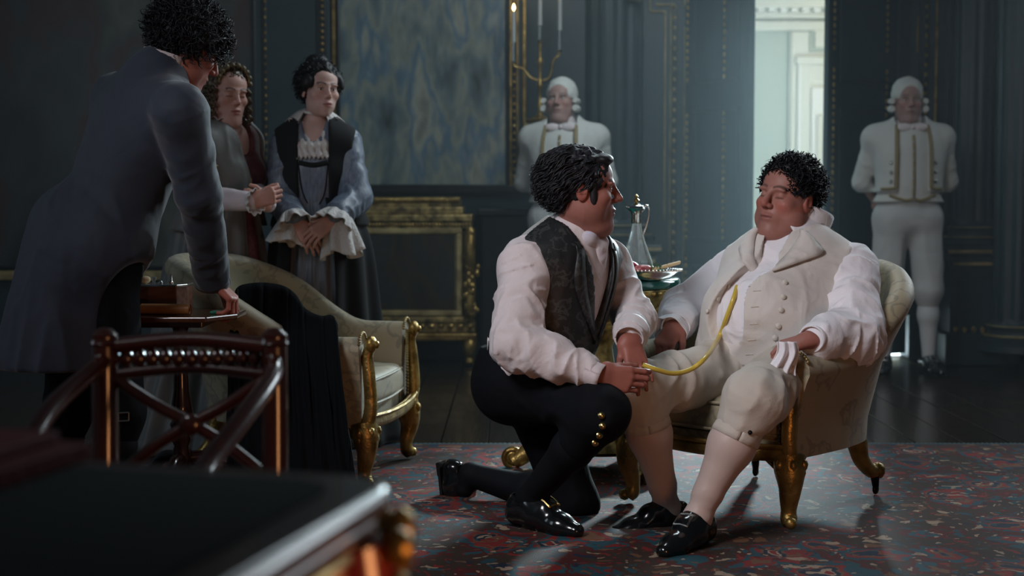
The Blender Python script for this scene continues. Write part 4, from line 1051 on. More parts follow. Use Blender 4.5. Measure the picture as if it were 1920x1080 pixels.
for (u, v) in ((.055, .055), (LW-.055, .055), (LW-.055, LD-.055), (.055, LD-.055)):
    lg = MB().tube(spline([D2(u, v, DZ-.06), D2(u-.012 if u < .5 else u+.012, v-.012 if v < .5 else v+.012, DZ-.2), D2(u, v, .4), D2(u, v, .1), D2(u-.02 if u < .5 else u+.02, v-.02 if v < .5 else v+.02, .01)], 24), np.interp(np.linspace(0, 1, 24), [0, .2, .6, .9, 1], [.055, .060, .036, .026, .036]), 12).build('leg', M['desk'], t)
    mt = MB(); rg = np.random.default_rng(5); o2 = nrm((ea*(1 if u > .5 else -1) + eb*(1 if v > .5 else -1)))
    for i in range(34):
        z = DZ - .045 - .20*rg.random(); a = rg.normal()*.75; d = o2*math.cos(a) + np.cross(A(0, 0, 1), o2)*math.sin(a)
        mt.ball(D2(u, v, z) + d*(.060 + .008*rg.random()), (.013 + .008*rg.random(),)*2 + (.016 + .012*rg.random(),), 8)
    mt.build('corner_mount', M['gilt'], lg)
dm = MB()
for i in range(22):
    v = .10 + i*.034; dm.ball(D2(.026, v, DZ-.135 + .035*math.sin(i*1.9)), (.014, .020, .016), 8)
dm.tube([D2(.024, .12, DZ-.062), D2(.024, LD-.12, DZ-.062)], .006, 6); dm.tube([D2(.024, .12, DZ-.212), D2(.024, LD-.12, DZ-.212)], .007, 6)
dm.build('gilt_mount', M['gilt'], t)
# dark red leather-bound books at the left end of the desk
M['redleather'] = mat('red_leather', (.085, .010, .011), .7, bump=.15, bscale=60, spec=.05); M['pages'] = mat('pages', (.10, .055, .045), .8)
def book(label, c, size, rot):
    R = np.array([A(math.cos(rot), math.sin(rot), 0), A(-math.sin(rot), math.cos(rot), 0), A(0, 0, 1)])
    t = thing('book', label, 'book', c, 'red books on the desk'); c = A(*c); w, d, h = size
    MB().box(c + A(0, 0, h/2), (w-.012, d-.012, h-.008), R).build('page_block', M['pages'], t, smooth=False)
    MB().box(c + A(0, 0, .002), (w, d, .004), R).box(c + A(0, 0, h-.002), (w, d, .004), R).box(c + A(0, 0, h/2) + R[0]*(w/2), (.006, d, h), R).build('cover', M['redleather'], t, smooth=False, bevel=.002)
    return t
bc_ = A(-.470, 1.575, 0) + eb*.15 + ea*.11
book('large dark red leather book lying flat on the desk', (bc_[0], bc_[1], DZ+.002), (.22, .30, .020), -.26)
book('smaller red book on top of the large one', (bc_[0]-.012, bc_[1]+.004, DZ+.023), (.19, .27, .012), -.22)

# ---------------------------------------------------------------- dark chair behind the desk
cy = 2.75; cxl, cxr = U(196, 650, cy), U(515, 650, cy); ccx = (cxl[0]+cxr[0])/2; hw = (cxr[0]-cxl[0])/2; zt = cxl[2]+.005
t = thing('desk_chair', 'dark mahogany chair with crossed back splat between desk and small table', 'chair', (ccx, 2.55, .012))
for s in (-1, 1):
    x = ccx + s*hw
    lg = MB().tube(spline([(x, cy, zt), (x, cy-.005, zt-.15), (x*1.0, cy-.01, .45), (x, cy+.03, .2), (x + s*.01, cy+.09, .012)], 24), np.interp(np.linspace(0, 1, 24), [0, .5, 1], [.024, .026, .020]), 10).build('rear_post', M['mahog'], t)
    MB().lathe([(.024, 0), (.028, .006), (.024, .014), (.026, .022), (.013, .034), (.0001, .036)], (x, cy, zt-.004), 14).build('finial', M['mahog'], lg)
    fx = x + (-.05 if s < 0 else -.06)
    MB().tube(spline([(x, cy-.012, zt-.03), (x + s*.012 - .005, cy-.08, zt-.055), (x + s*.015 - .03, cy-.20, zt-.10), (x - .055, cy-.34, zt-.165), (x - .062, cy-.40, zt-.19)], 22), np.linspace(.017, .021, 22), 10).build('arm', M['mahog'], t)
    MB().tube(spline([(x - .062, cy-.40, zt-.185), (x-.05, cy-.38, .50), (x-.045, cy-.40, .44)], 12), .014, 8).build('arm_support', M['mahog'], t)
    MB().lathe([(.014, 0), (.018, .1), (.024, .3), (.02, .36), (.026, .40), (.024, .43)], (x + (-.045), cy-.40, .012), 14).build('front_leg', M['mahog'], t)
bar = [(ccx-hw, cy, zt-.005), (ccx, cy+.012, zt+.008), (ccx+hw, cy, zt-.005)]
MB().tube(spline(bar, 16), .016, 8, flat=1.1).build('top_rail', M['mahog'], t)
MB().tube(spline([A(*q) - A(0, 0, .055) for q in bar], 16), .012, 8).build('lower_rail', M['mahog'], t)
for i in range(13):
    x = ccx + (i-6)*hw/6.6; bz = MB().lathe([(.004, 0), (.010, .006), (.0145, .018), (.010, .030), (.004, .036)], (x, cy+.008, zt-.046), 10).build('turned_bead', M['mahog'], t)
for s in (-1, 1):
    MB().tube(spline([(ccx + s*hw*.92, cy-.002, zt-.062), (ccx + s*hw*.45, cy+.006, zt-.115), (ccx, cy+.006, zt-.155), (ccx - s*hw*.45, cy+.006, zt-.20), (ccx - s*hw*.92, cy-.002, zt-.26)], 20), .012, 8).build('cross_splat', M['mahog'], t)
MB().ball((ccx, cy-.006, zt-.155), (.022, .012, .022), 14).build('boss', M['mahog'], t)
MB().tube([(ccx-hw, cy-.005, zt-.275), (ccx+hw, cy-.005, zt-.275)], .010, 8).build('seat_rail', M['mahog'], t)
V, Q = SDF.of([(rbox((ccx-.025, cy-.20, .455), (hw+.025, .21, .03), None, .02), 0)], .01).mesh(1); obj_from('seat', V, Q, mat('black_hide', (.012, .012, .012), .4), t)
# ================================================================= people
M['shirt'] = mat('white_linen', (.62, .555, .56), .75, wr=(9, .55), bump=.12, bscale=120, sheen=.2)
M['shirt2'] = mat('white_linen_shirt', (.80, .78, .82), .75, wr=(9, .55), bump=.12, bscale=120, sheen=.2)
M['cream'] = mat('cream_wool', (.64, .60, .56), .8, wr=(9, .55), bump=.10, bscale=150, sheen=.2)
M['breech'] = mat('buff_breeches', (.54, .49, .43), .75, wr=(7, .5), bump=.10, bscale=150)
M['stock'] = mat('silk_stocking', (.54, .42, .38), .5, bump=.06, bscale=300, sheen=.2)
M['black'] = mat('black_cloth', (.003, .004, .006), .85, spec=.2, wr=(7, .4), bump=.1, bscale=180)
M['navy'] = mat('navy_wool', (.016, .024, .042), .72, wr=(6, .35), bump=.04, bscale=160, sheen=.25)
M['blackleather'] = mat('black_leather', (.006, .007, .008), .16, bump=.05, bscale=30, coat=.4)
M['brocade'] = damask('black_brocade', (.010, .012, .013), (.032, .034, .034), 17, .5, .0)
M['paleback'] = mat('pale_back', (.40, .40, .38), .7)
M['hair'] = mat('dark_hair', (.012, .013, .016), .5, spec=.35); M['hairb'] = mat('brown_hair', (.055, .038, .022), .4, col2=(.12, .09, .05), vscale=30); M['hairk'] = mat('black_hair', (.008, .007, .008), .5, spec=.35)
M['wig'] = mat('powdered_wig', (.56, .57, .53), .8, bump=.3, bscale=60); M['wigroll'] = M['wig']
M['button'] = mat('cloth_button', (.60, .56, .50), .6); M['steel'] = mat('buckle_steel', (.50, .48, .45), .2, 1.0)
M['lace'] = mat('lace', (.62, .60, .58), .8, bump=.7, bscale=90); M['trimg'] = mat('gold_braid', (.26, .20, .09), .55, .3, bump=.4, bscale=160)

def shoe(parent, ank, f, u, m='blackleather', s=1.0, buckle=True, sole=None, bm='steel'):
    f = nrm(f); R = frame_fu(f, u); sl = .088*s
    def P(x, y, z): return np.asarray(ank) + s*(x*R[0] + y*R[1] + z*R[2])
    L = [(cone(P(0, -.045, -.048), P(0, .03, -.050), .038*s, .040*s), .02), (cone(P(0, .03, -.050), P(.003, .12, -.064), .044*s, .036*s, wide=(R[0], 1.08)), .02),
         (cone(P(.003, .12, -.066), P(.003, .175, -.071), .035*s, .022*s, wide=(R[0], 1.15)), .02), (cone(P(0, -.035, -.02), P(0, .010, -.012), .038*s, .038*s), .02), (cone(P(0, .015, -.02), P(0, .060, -.028), .040*s, .040*s), .02)]
    o = cloth('shoe', L, M[m], parent, .005, subs=[(ell(P(0, -.018, .032), (.033*s, .038*s, .05*s), R), .008)], cuts=[(P(0, 0, -.088), -R[2])])
    MB().prism([(-.033, -.075), (.033, -.075), (.036, .0), (.042, .09), (.036, .16), (.012, .205), (-.012, .205), (-.036, .16), (-.042, .09), (-.036, 0)], P(0, 0, -.096), R[0]*s, R[1]*s, R[2], .010).build('sole', M['dark'], o, smooth=False)
    MB().box(P(0, -.045, -.094), (.060*s, .058*s, .020*s), R).build('heel', M['dark'], o, smooth=False, bevel=.004)
    if buckle:
        q = []
        for a, b in ((-1, -1), (1, -1), (1, 1), (-1, 1), (-1, -1)):
            h = hit(o, P(a*.022, .072 + b*.020, .2), -R[2]); q.append((h[0] if h else P(a*.022, .07 + b*.02, -.012)) + R[2]*.004)
        mb = MB()
        for i in range(4): mb.tube([q[i], lerp(q[i], q[i+1], .5) + R[2]*.003, q[i+1]], .0036*s, 6)
        for i in range(4): mb.ball(q[i], .0042*s, 6)
        mb.build('buckle', M[bm], o)
    return o
def button(parent, pos, nr, m, r=.008, name='button'):
    R = frame_fu(nrm(A(.3, .2, .9) if abs(nr[2]) < .9 else A(1, 0, 0)), nr)
    return MB().ball(np.asarray(pos) + np.asarray(nr)*r*.3, (r, r, r*.55), 10, R).build(name, m, parent)
def pickbutton(parent, o, px, py, m, r=.008):
    h = pick(o, px, py)
    if h is not None: button(parent, h[0], h[1], m, r)
def collar(parent, c, R, r0, r1, h, gap, m, tip=0.0, name='collar', tilt=0.0, th=.003, fold=0.0, n=48, dy=0.0):
    """standing collar open in front"""
    rows = []
    for v in np.linspace(0, 1, 9):
        row = []
        for a in np.linspace(gap, 2*math.pi-gap, n):
            w = math.cos(a)*.5+.5; rr = lerp(r0, r1, v) + fold*math.sin(v*math.pi)
            hh = h*v*(1 + tip*w) ; row.append(c + R[0]*math.sin(a)*rr + R[1]*(math.cos(a)*rr*.95 + dy*v) + R[2]*(hh - tilt*w))
        rows.append(row)
    return MB().grid(np.array(rows)).build(name, m, parent, angle=None, solid=th)
def ruffle(parent, c, ax, r0, r1, ln, m, n=14, amp=.012, name='lace_cuff', segs=96, sag=(0, 0, 0)):
    ax = nrm(ax); b = nrm(np.cross(ax, A(.2, .4, .9))); e = np.cross(ax, b); rows = []
    for v in np.linspace(0, 1, 12):
        row = []
        for a in np.linspace(0, 2*math.pi, segs+1):
            rr = lerp(r0, r1, v**.8) + amp*v*math.sin(a*n) + amp*.5*v*math.sin(a*(n*.37)+1)
            p = c + ax*(ln*v*(1+.10*math.sin(a*3+1))) + b*math.cos(a)*rr + e*math.sin(a)*rr + A(*sag)*v*v*(.5+.5*math.sin(a))
            row.append(p)
        rows.append(row)
    return MB().grid(np.array(rows)).build(name, m, parent, angle=None, solid=.002)
def skirt(name, rings, m, parent, pleats=16, amp=.012, gap=0.0, n=150, rows=44, mats=None, split=None, seed=1, sol=.004, phase=0):
    """rings: (z-ordered) list of (centre, rx, ry, R)"""
    C = spline([r[0] for r in rings], rows); rx = np.interp(np.linspace(0, 1, rows), np.linspace(0, 1, len(rings)), [r[1] for r in rings]); ry = np.interp(np.linspace(0, 1, rows), np.linspace(0, 1, len(rings)), [r[2] for r in rings])
    R = rings[0][3]; G = np.zeros((rows, n, 3)); an = np.linspace(gap, 2*math.pi-gap, n)
    for i in range(rows):
        v = i/(rows-1); w = amp*min(1, .15+v*1.3)
        fd = w*(np.sin(an*pleats + phase + .8*math.sin(v*2+seed)) + .5*vnoise(an*pleats*.35+seed*5, an*0+v*2, an*0)*1.6)
        if not gap: fd[-1] = fd[0]
        G[i] = C[i] + np.outer(np.sin(an)*(rx[i]+fd), R[0]) + np.outer(np.cos(an)*(ry[i]+fd), R[1])
    o = MB().grid(G).build(name, m, parent, angle=None, solid=sol)
    if mats:
        for q in mats: o.data.materials.append(q)
        f = np.zeros(len(o.data.polygons), np.int32); k = 0
        for i in range(rows-1):
            for j in range(n-1): f[k] = split((an[j]+an[j+1])/2, i/(rows-1)); k += 1
        o.data.polygons.foreach_set('material_index', f)
    return o
def mat_split(o, mats, fn):
    V, Q = SURF[o.name]; c = V[Q].mean(1)
    for q in mats: o.data.materials.append(q)
    o.data.polygons.foreach_set('material_index', fn(c).astype(np.int32))
def sleeve(p, q, ru, re, rw, amp=.007, seed=1, cuff=.05, fl=16, fc=5, puff=0.0):
    S, E, W = p['S'+q], p['E'+q], p['W'+q]; L = []
    L.append((folds(cone(S, E, ru, re), E-S, S, amp, fl, fc, seed), .02))
    if puff: L.append((folds(ell(lerp(E, W, .35), puff, None), W-E, E, amp, fl, fc, seed+3), .05))
    L.append((folds(cone(E, lerp(E, W, 1-cuff/np.linalg.norm(W-E)), re, rw), W-E, E, amp*1.2, fl*1.2, fc, seed+1), .025))
    return L
def cuffband(parent, E, W, r, m, ln=.055, name='cuff', over=.012):
    d = nrm(W-E); b = nrm(np.cross(d, A(.1, .3, .9))); e = np.cross(d, b); rows = []
    for v in np.linspace(0, 1, 6):
        rows.append([W + d*(over - ln*(1-v)) + (b*math.cos(a) + e*math.sin(a)*.9)*(r*(1.0 + .05*v)) for a in np.linspace(0, 2*math.pi, 33)])
    return MB().grid(np.array(rows)).build(name, m, parent, angle=None, solid=.004)

# ----------------------------------------------------------------- 1. the kneeling man
p = dict(P=A(.045, 4.66, .47), HR=A(.06, 4.57, .46), HL=A(.06, 4.75, .45), KR=A(.270, 4.24, .415), AR=A(.055, 4.50, .105), TR=nrm(A(.75, -.62, 0)),
         KL=U(1078, 945, 4.74), AL=U(882, 890, 4.98), TL=nrm(A(-.1, .1, -1)), SR=U(986, 494, 4.50), SL=U(1138, 488, 4.80), N=U(1075, 438, 4.62),
         ER=U(966, 645, 4.37), WR=U(1122, 706, 4.28), EL=U(1190, 598, 4.68), WL=U(1180, 634, 4.43))
H = U(1093, 358, 4.57)
km, R, RT, RP = person(p, 'kneeling man in white shirt and black brocade waistcoat facing right', (.30, .125, .098), (.26, .09, .08), (.03, .025, .025),
    (H, A(.995, .02, -.03), A(.03, 0, 1)), dict(
        R=dict(d=A(1, .05, -.12), n=A(.0, 1, -.10), curl=[(.12, .8, .5), (.22, 1.0, .6), (.32, 1.1, .7), (.42, 1.1, .7)], thumb=(.26, .30, .15), s=1.02, spread=.0, wr=.030),
        L=dict(d=A(.22, -.50, -.84), n=A(-.25, .80, -.55), curl=[(.05, .35, .3), (.02, .30, .25), (-.05, .30, .25), (-.12, .3, .25)], thumb=(.40, .35, .3), spread=.10, s=.95, wr=.030)),
    headkw=dict(closed=False, jowl=.28, nr=.051), colkw=dict(stubble=.35, red=.7), hs=1.03)
# shirt
bodyp, _, _ = torso_prims(p, .010, 1.06, .02)
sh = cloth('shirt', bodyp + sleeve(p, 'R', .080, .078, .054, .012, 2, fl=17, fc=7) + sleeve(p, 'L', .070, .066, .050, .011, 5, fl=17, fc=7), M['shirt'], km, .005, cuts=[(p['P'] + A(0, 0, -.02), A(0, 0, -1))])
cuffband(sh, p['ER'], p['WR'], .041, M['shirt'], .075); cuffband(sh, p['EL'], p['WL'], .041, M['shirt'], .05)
# waistcoat
wp, _, _ = torso_prims(p, .022, 1.08, .025)
def T(x, y, z, o=p['N']): return o + RT[0]*x + RT[1]*y + RT[2]*z
mid = lerp(p['P'], p['N'], .5)
wc = cloth('waistcoat', [(folds(a, RT[2], mid, .003, 6, 12, 3), k) for a, k in wp], M['brocade'], km, .006,
    subs=[(cone(T(0, .06, .06), T(0, .20, -.29), .100, .004), .006),
          (ell(p['SR'] + RT[0]*.075 - RT[2]*.03, (.085, .11, .125), RT), .006), (ell(p['SL'] - RT[0]*.075 - RT[2]*.03, (.085, .11, .125), RT), .006), (cone(T(0, .01, .000), T(0, .01, .2), .092, .13), .006)],
    cuts=[(p['P'] + A(0, 0, .055), nrm(A(-.15, .05, -1)))])
mat_split(wc, [M['paleback']], lambda c: ((c - p['N']) @ RT[1] < -.035))
for z in (-.30, -.345, -.39, -.43):
    h = hit(wc, T(.012, .5, z), -RT[1])
    if h: button(wc, h[0], h[1], M['black'], .008)
# lapels of the waistcoat
for s in (-1, 1):
    pts = seam(wc, [T(s*.075, .0, .02), T(s*.085, .0, -.08), T(s*.055, .0, -.19), T(s*.012, .0, -.285)], -RT[1], .002, 24)
    pt2 = seam(wc, [T(s*.105, .0, -.005), T(s*.125, .0, -.10), T(s*.085, .0, -.20), T(s*.018, .0, -.295)], -RT[1], .004, 24)
    k = min(len(pts), len(pt2))
    if k > 4: MB().grid(np.array([pts[:k], lerp(np.array(pts[:k]), np.array(pt2[:k]), .5) + RT[1]*.002, pt2[:k]])).build('lapel', M['brocade'], wc, angle=None, solid=.004)
# neckcloth
M['neckcloth'] = mat('printed_neckcloth', (.62, .56, .56), .7, col2=(.48, .46, .55), vscale=14, bump=.1, bscale=100)
RN = frame_fu(R[1]*.6 + RT[1]*.6, A(.08, 0, 1))
cloth('neckcloth', [(folds(cone(p['N'] - RN[2]*.02, p['N'] + RN[2]*.055 + RN[1]*.014, .074, .067), RN[2], p['N'], .005, 26, 5, 4), .01),
    (folds(cone(T(0, .062, -.030), T(.012, .122, -.13), .040, .020, wide=(RT[0], 1.25)), RT[2], p['N'], .012, 5, 26, 6), .02), (folds(ell(T(-.014, .092, .002), (.040, .026, .020), RT), RT[0], p['N'], .009, 26, 12, 7), .012),
    (folds(ell(T(.030, .092, .010), (.030, .026, .030), RT), RT[2], p['N'], .006, 12, 12, 8), .012), (folds(cone(T(-.012, .105, -.02), T(-.022, .128, -.11), .026, .014), RT[2], p['N'], .006, 6, 24, 9), .012)], M['neckcloth'], km, .0045)
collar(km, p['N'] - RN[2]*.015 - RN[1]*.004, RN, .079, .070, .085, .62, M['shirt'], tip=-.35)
# breeches, stockings, shoes
br = cloth('breeches', [(folds(cone(p['HL'], p['HR'], .128), A(0, 0, 1), p['P'], .004, 6, 6, 2), .05), (cone(p['P'], p['P'] + A(-.005, 0, .08), .135, .14), .05),
    (folds(cone(p['HR'], p['KR'], .108, .073), p['KR']-p['HR'], p['HR'], .009, 6, 8, 4), .05), (folds(cone(p['KR'], lerp(p['KR'], p['AR'], .30), .078, .066), A(0, 0, 1), p['KR'], .006, 8, 8, 5), .04),
    (folds(cone(p['HL'], p['KL'], .112, .080), A(0, 0, 1), p['HL'], .006, 6, 8, 7), .05), (cone(p['KL'], lerp(p['KL'], p['AL'], .25), .074, .064), .04), (ell(p['P'] + A(-.06, .0, -.02), (.12, .16, .13)), .05)], M['black'], km, .007, cuts=[(A(0, 0, .012), A(0, 0, -1)), (p['P'] + A(0, 0, .10), A(0, 0, 1))])
M['blackstock'] = mat('black_stocking', (.004, .005, .007), .7, spec=.2)
for q, e in (('R', p['TR']*.06 - A(0, 0, .04)), ('L', A(-.02, .0, -.05))): cloth('stocking', [(cone(lerp(p['K'+q], p['A'+q], .1), lerp(p['K'+q], p['A'+q], .4), .056, .060), .03), (cone(lerp(p['K'+q], p['A'+q], .4), p['A'+q], .060, .040), .03), (cone(p['A'+q], p['A'+q] + e, .040, .036), .02)], M['blackstock'], km, .007)
shoe(km, p['AR'], p['TR'], A(0, 0, 1), s=1.08, bm='brass'); shoe(km, p['AL'] + A(-.03, .01, -.012), nrm(A(.12, -.05, -.9)), nrm(A(-.95, .45, -.12))*-1, s=.82, buckle=False)
for q in ((1128, 779), (1130, 798), (1124, 815), (1116, 829)): pickbutton(br, br, q[0], q[1], M['brass'], .011)
hair(H, R, 1.03, M['hair'], km, cap=(.090, .110, .098), capc=(0, -.024, .042), nape=-.085, zfr=.058, n=2600, length=.062, rad=.0022, curl=.007, freq=75, rnd=.16, coh=True, ears=True, comb=(0, -.8, -.15), lift=.55, down=.45, seed=3, base_noise=.011, base_f=60, cr=(.088, .108, .097), cc=(0, -.024, .042), zmin=-.09, front=.085, faceup=.075, fl_=.75,
     post=[ell(H + 1.03*(.0705*q*R[0] + .028*R[1] - .018*R[2]), (.008, .013, .034), R) for q in (-1, 1)], extra=[ell(H + 1.03*(.01*R[0] + .056*R[1] + .096*R[2]), (.055, .036, .022), R)])

# ----------------------------------------------------------------- 2. the seated man
p = dict(P=A(.865, 4.85, .47), HR=A(.785, 4.915, .47), HL=A(.940, 4.775, .47), KR=U(1196, 728, 4.50), AR=U(1252, 950, 4.56), TR=nrm(A(-.9, -.35, 0)), KL=U(1412, 752, 4.30), AL=U(1306, 968, 4.27), TL=nrm(A(-.60, -.78, 0)),
         SR=U(1386, 500, 5.08), SL=U(1592, 502, 4.86), N=U(1494, 455, 4.985), ER=U(1282, 585, 5.16), WR=U(1268, 612, 4.95), EL=U(1600, 632, 4.66), WL=U(1524, 636, 4.50))
H = U(1476, 375, 4.93)
sm, R, RT, RP = person(p, 'stout man in white slumped asleep in the gilt armchair', (.33, .150, .120), (.28, .105, .09), (.10, .055, .045),
    (H, A(-.74, -.66, .10), A(.24, .06, 1)), dict(
        R=dict(d=A(-.45, -.60, -.50), n=A(.30, .35, -.9), curl=[(.9, 1.0, .7), (1.0, 1.0, .7), (1.05, 1.0, .7), (1.1, 1.0, .7)], thumb=(.45, .5, .5), s=1.06, wr=.034, spread=.02),
        L=dict(d=A(-.90, -.32, -.20), n=A(-.25, .15, -1), curl=[(.7, .9, .6), (.75, .9, .6), (.75, .9, .6), (.7, .9, .6)], thumb=(.4, .6, .4), s=1.0, wr=.032, spread=.03)),
    headkw=dict(closed=True, jowl=1.0, nr=.066), colkw=dict(stubble=.2, red=.75), hs=1.07, belly=.06, g=1.12)
def T(x, y, z, o=p['N']): return o + RT[0]*x + RT[1]*y + RT[2]*z
bodyp, _, _ = torso_prims(p, .012, 1.14, .075)
sh = cloth('shirt', [(folds(a, RT[2], p['N'], .006, 5, 14, 9), k) for a, k in bodyp] + sleeve(p, 'R', .080, .083, .058, .012, 12, fl=16, fc=7) + sleeve(p, 'L', .086, .094, .062, .015, 15, fl=14, fc=6), M['shirt2'], sm, .005, cuts=[(p['P'] + A(0, 0, -.04), A(0, 0, -1))])
cuffband(sh, p['ER'], p['WR'], .046, M['shirt2'], .05); cuffband(sh, p['EL'], p['WL'], .044, M['shirt2'], .06)
ruffle(sh, p['WR'] + nrm(p['ER']-p['WR'])*.03, p['WR']-p['ER'] + A(-.12, 0, -.1), .048, .062, .055, M['shirt2'], 5, .006, 'open_cuff')
wp, _, _ = torso_prims(p, .030, 1.16, .085)
fw = RP[1]
def SP(x, y, z): return p['P'] + RP[0]*x + RP[1]*y + A(0, 0, z)
wc = cloth('waistcoat', [(folds(a, RT[2], p['N'], .0045, 5, 7, 21), k) for a, k in wp], M['cream'], sm, .0055,
    subs=[(cone(T(.0, .07, .05), T(.005, .22, -.17), .080, .022), .005), (cone(T(.005, .22, -.15), SP(.050, .27, .02), .045, .085), .005),
          (ell(p['SR'] + RT[0]*.085 - RT[2]*.03, (.085, .12, .135), RT), .006), (ell(p['SL'] - RT[0]*.085 - RT[2]*.03, (.085, .12, .135), RT), .006), (cone(T(0, 0, .045), T(0, 0, .2), .078, .09), .006)],
    cuts=[(p['P'] + A(0, 0, .03), nrm(A(0, 0, -1)))])
# lapels
for s, w in ((-1, 1.25), (1, 1.0)):
    a = [T(s*.070, 0, -.010), T(s*.075, 0, -.045), T(s*.060, 0, -.11), T(s*.030, 0, -.185)]; b = [T(s*.095, 0, -.020), T(s*(.112*w), 0, -.062), T(s*(.122*w), 0, -.100), T(s*.045, 0, -.20)]
    pa = seam(wc, a, -RT[1], .003, 24); pb = seam(wc, b, -RT[1], .012, 24); k = min(len(pa), len(pb))
    if k > 4: pa, pb = np.array(pa[:k]), np.array(pb[:k]); MB().grid(np.array([pa, lerp(pa, pb, .33) + RT[1]*.009, lerp(pa, pb, .66) + RT[1]*.012, pb])).build('lapel', M['cream'], wc, angle=None, solid=.006)
for q in ((1471, 531), (1468, 557), (1464, 581), (1459, 611), (1453, 633)): pickbutton(wc, wc, q[0], q[1], M['button'], .010)
for q in ((1365, 536), (1346, 560), (1327, 583), (1304, 601), (1300, 628)): pickbutton(wc, wc, q[0], q[1], M['button'], .009)
for q in ((1412, 527), (1418, 545), (1414, 575), (1412, 607), (1408, 637), (1404, 664)):
    a, b = pick(wc, q[0]-6, q[1]+1), pick(wc, q[0]+9, q[1])
    if a and b and np.linalg.norm(a[0]-b[0]) < .06: MB().tube([a[0], b[0]], .0022, 6).build('buttonhole', M['breech'], wc)
# shirt collar with turned-up points
RC = frame_fu(R[1]*.5 + RT[1]*.7, R[2]*.6 + RT[2]*.6)
collar(sh, p['N'] + RC[2]*.008 + RC[1]*.012, RC, .086, .116, .088, .42, M['shirt2'], tip=.20, fold=.004)
collar(wc, p['N'] - RC[2]*.030 - RC[1]*.01, RC, .104, .116, .030, 1.25, M['cream'], name='waistcoat_collar', th=.006)
for top, bot in (([U(1482, 424, 4.835), U(1505, 411, 4.87), U(1537, 394, 4.95)], [U(1496, 449, 4.83), U(1521, 438, 4.855), U(1554, 413, 4.93)]), ([U(1427, 419, 4.955), U(1432, 416, 4.92), U(1437, 418, 4.90)], [U(1430, 438, 4.95), U(1437, 440, 4.91), U(1446, 444, 4.88)])):
    ta, tb = spline(top, 12), spline(bot, 12)
    MB().grid(np.array([lerp(ta, tb, v) + A(0, -.006*math.sin(v*math.pi), 0) for v in np.linspace(0, 1, 5)])).build('collar_point', M['shirt2'], sh, angle=None, solid=.004)
cloth('shirt_ruffle', [(folds(cone(T(0, .095, -.03), T(.0, .165, -.19), .040, .032, wide=(RT[0], 1.3)), RT[2], p['N'], .007, 4, 20, 31), .02)], M['shirt2'], sh, .005)
# breeches, stockings, shoes
br = cloth('breeches', [(cone(p['HL'], p['HR'], .150), .05),
    (folds(cone(p['HR'], p['KR'], .120, .082), p['KR']-p['HR'] + A(0, 0, .3), p['HR'], .013, 9, 6, 41), .05), (folds(cone(p['KR'], lerp(p['KR'], p['AR'], .20), .090, .078), A(0, 0, 1), p['KR'], .007, 9, 8, 42), .04),
    (folds(cone(p['HL'], p['KL'], .120, .086), p['KL']-p['HL'] + A(0, 0, .3), p['HL'], .013, 9, 6, 43), .05), (folds(cone(p['KL'], lerp(p['KL'], p['AL'], .18), .092, .076), A(0, 0, 1), p['KL'], .008, 9, 8, 44), .04)], M['breech'], sm, .006, cuts=[(p['P'] + A(0, 0, .14), A(0, 0, 1))])
for q in 'RL':
    c = lerp(p['K'+q], p['A'+q], .27); ax = nrm(p['A'+q] - p['K'+q])
    b = nrm(np.cross(ax, A(1, 0, 0))); e = np.cross(ax, b)
    MB().grid(np.array([[c + ax*(v*.045) + (b*math.cos(a) + e*math.sin(a))*(.072 + .002*math.sin(v*3)) for a in np.linspace(0, 2*math.pi, 41)] for v in np.linspace(-.5, .5, 4)])).build('knee_band', M['breech'], br, angle=None, solid=.005)
    if q == 'L':
        for px, py in ((1411, 797),):
            d = nrm(U(px, py, 4) - A(0, 0, CAMZ)); n_ = nrm(A(.3, -.95, .1)); button(br, c + n_*.074 - ax*.004, n_, M['dark'], .008)
for q in 'RL': cloth('stocking', [(cone(lerp(p['K'+q], p['A'+q], .12), lerp(p['K'+q], p['A'+q], .38), .062, .068), .03), (cone(lerp(p['K'+q], p['A'+q], .38), lerp(p['K'+q], p['A'+q], .8), .068, .044), .03), (folds(cone(lerp(p['K'+q], p['A'+q], .8), p['A'+q] - A(0, 0, .01), .043, .041), A(0, 0, 1), p['A'+q], .003, 30, 4, 51), .02),
    (cone(p['A'+q] - A(0, 0, .01), p['A'+q] + p['T'+q]*.075 - A(0, 0, .045), .042, .036), .02)], M['stock'], sm, .006)
shoe(sm, p['AR'] + A(0, 0, .004), p['TR'], A(0, 0, 1), s=1.02, buckle=False); shoe(sm, p['AL'] + A(0, 0, .0), p['TL'], A(0, 0, 1), s=1.02)
hair(H, R, 1.07, M['hair'], sm, cap=(.086, .106, .094), capc=(0, -.020, .044), nape=-.07, zfr=.066, n=3000, length=.052, rad=.0016, curl=.0025, freq=50, rnd=.28, coh=True, ears=True, comb=(-.25, .5, .15), lift=.75, down=.20, seed=9, faceup=.066, fl_=.6, base_noise=.008, base_f=60, cr=(.084, .103, .094), cc=(0, -.02, .044), zmin=-.075, front=.062,
     extra=[ell(H + 1.07*(-.05*R[0] - .085*R[1] - .05*R[2]), (.03, .03, .045), R)])
# white handkerchief in the hand on the chair arm
hk = []
c0 = U(1474, 640, 4.40) + A(.03, 0, 0)
for v in np.linspace(0, 1, 16):
    hk.append([c0 + A(-.030 + .060*(u-.5)*(1+.5*v) - .010*v + .008*math.sin(v*5), .014*math.sin(u*14 + v*2)*(.4+v) - .012, -.105*v) for u in np.linspace(0, 1, 30)])
tag(MB().grid(np.array(hk)).build('handkerchief', M['shirt2'], angle=None, solid=.002), 'crumpled white handkerchief held over the end of the chair arm', 'handkerchief')
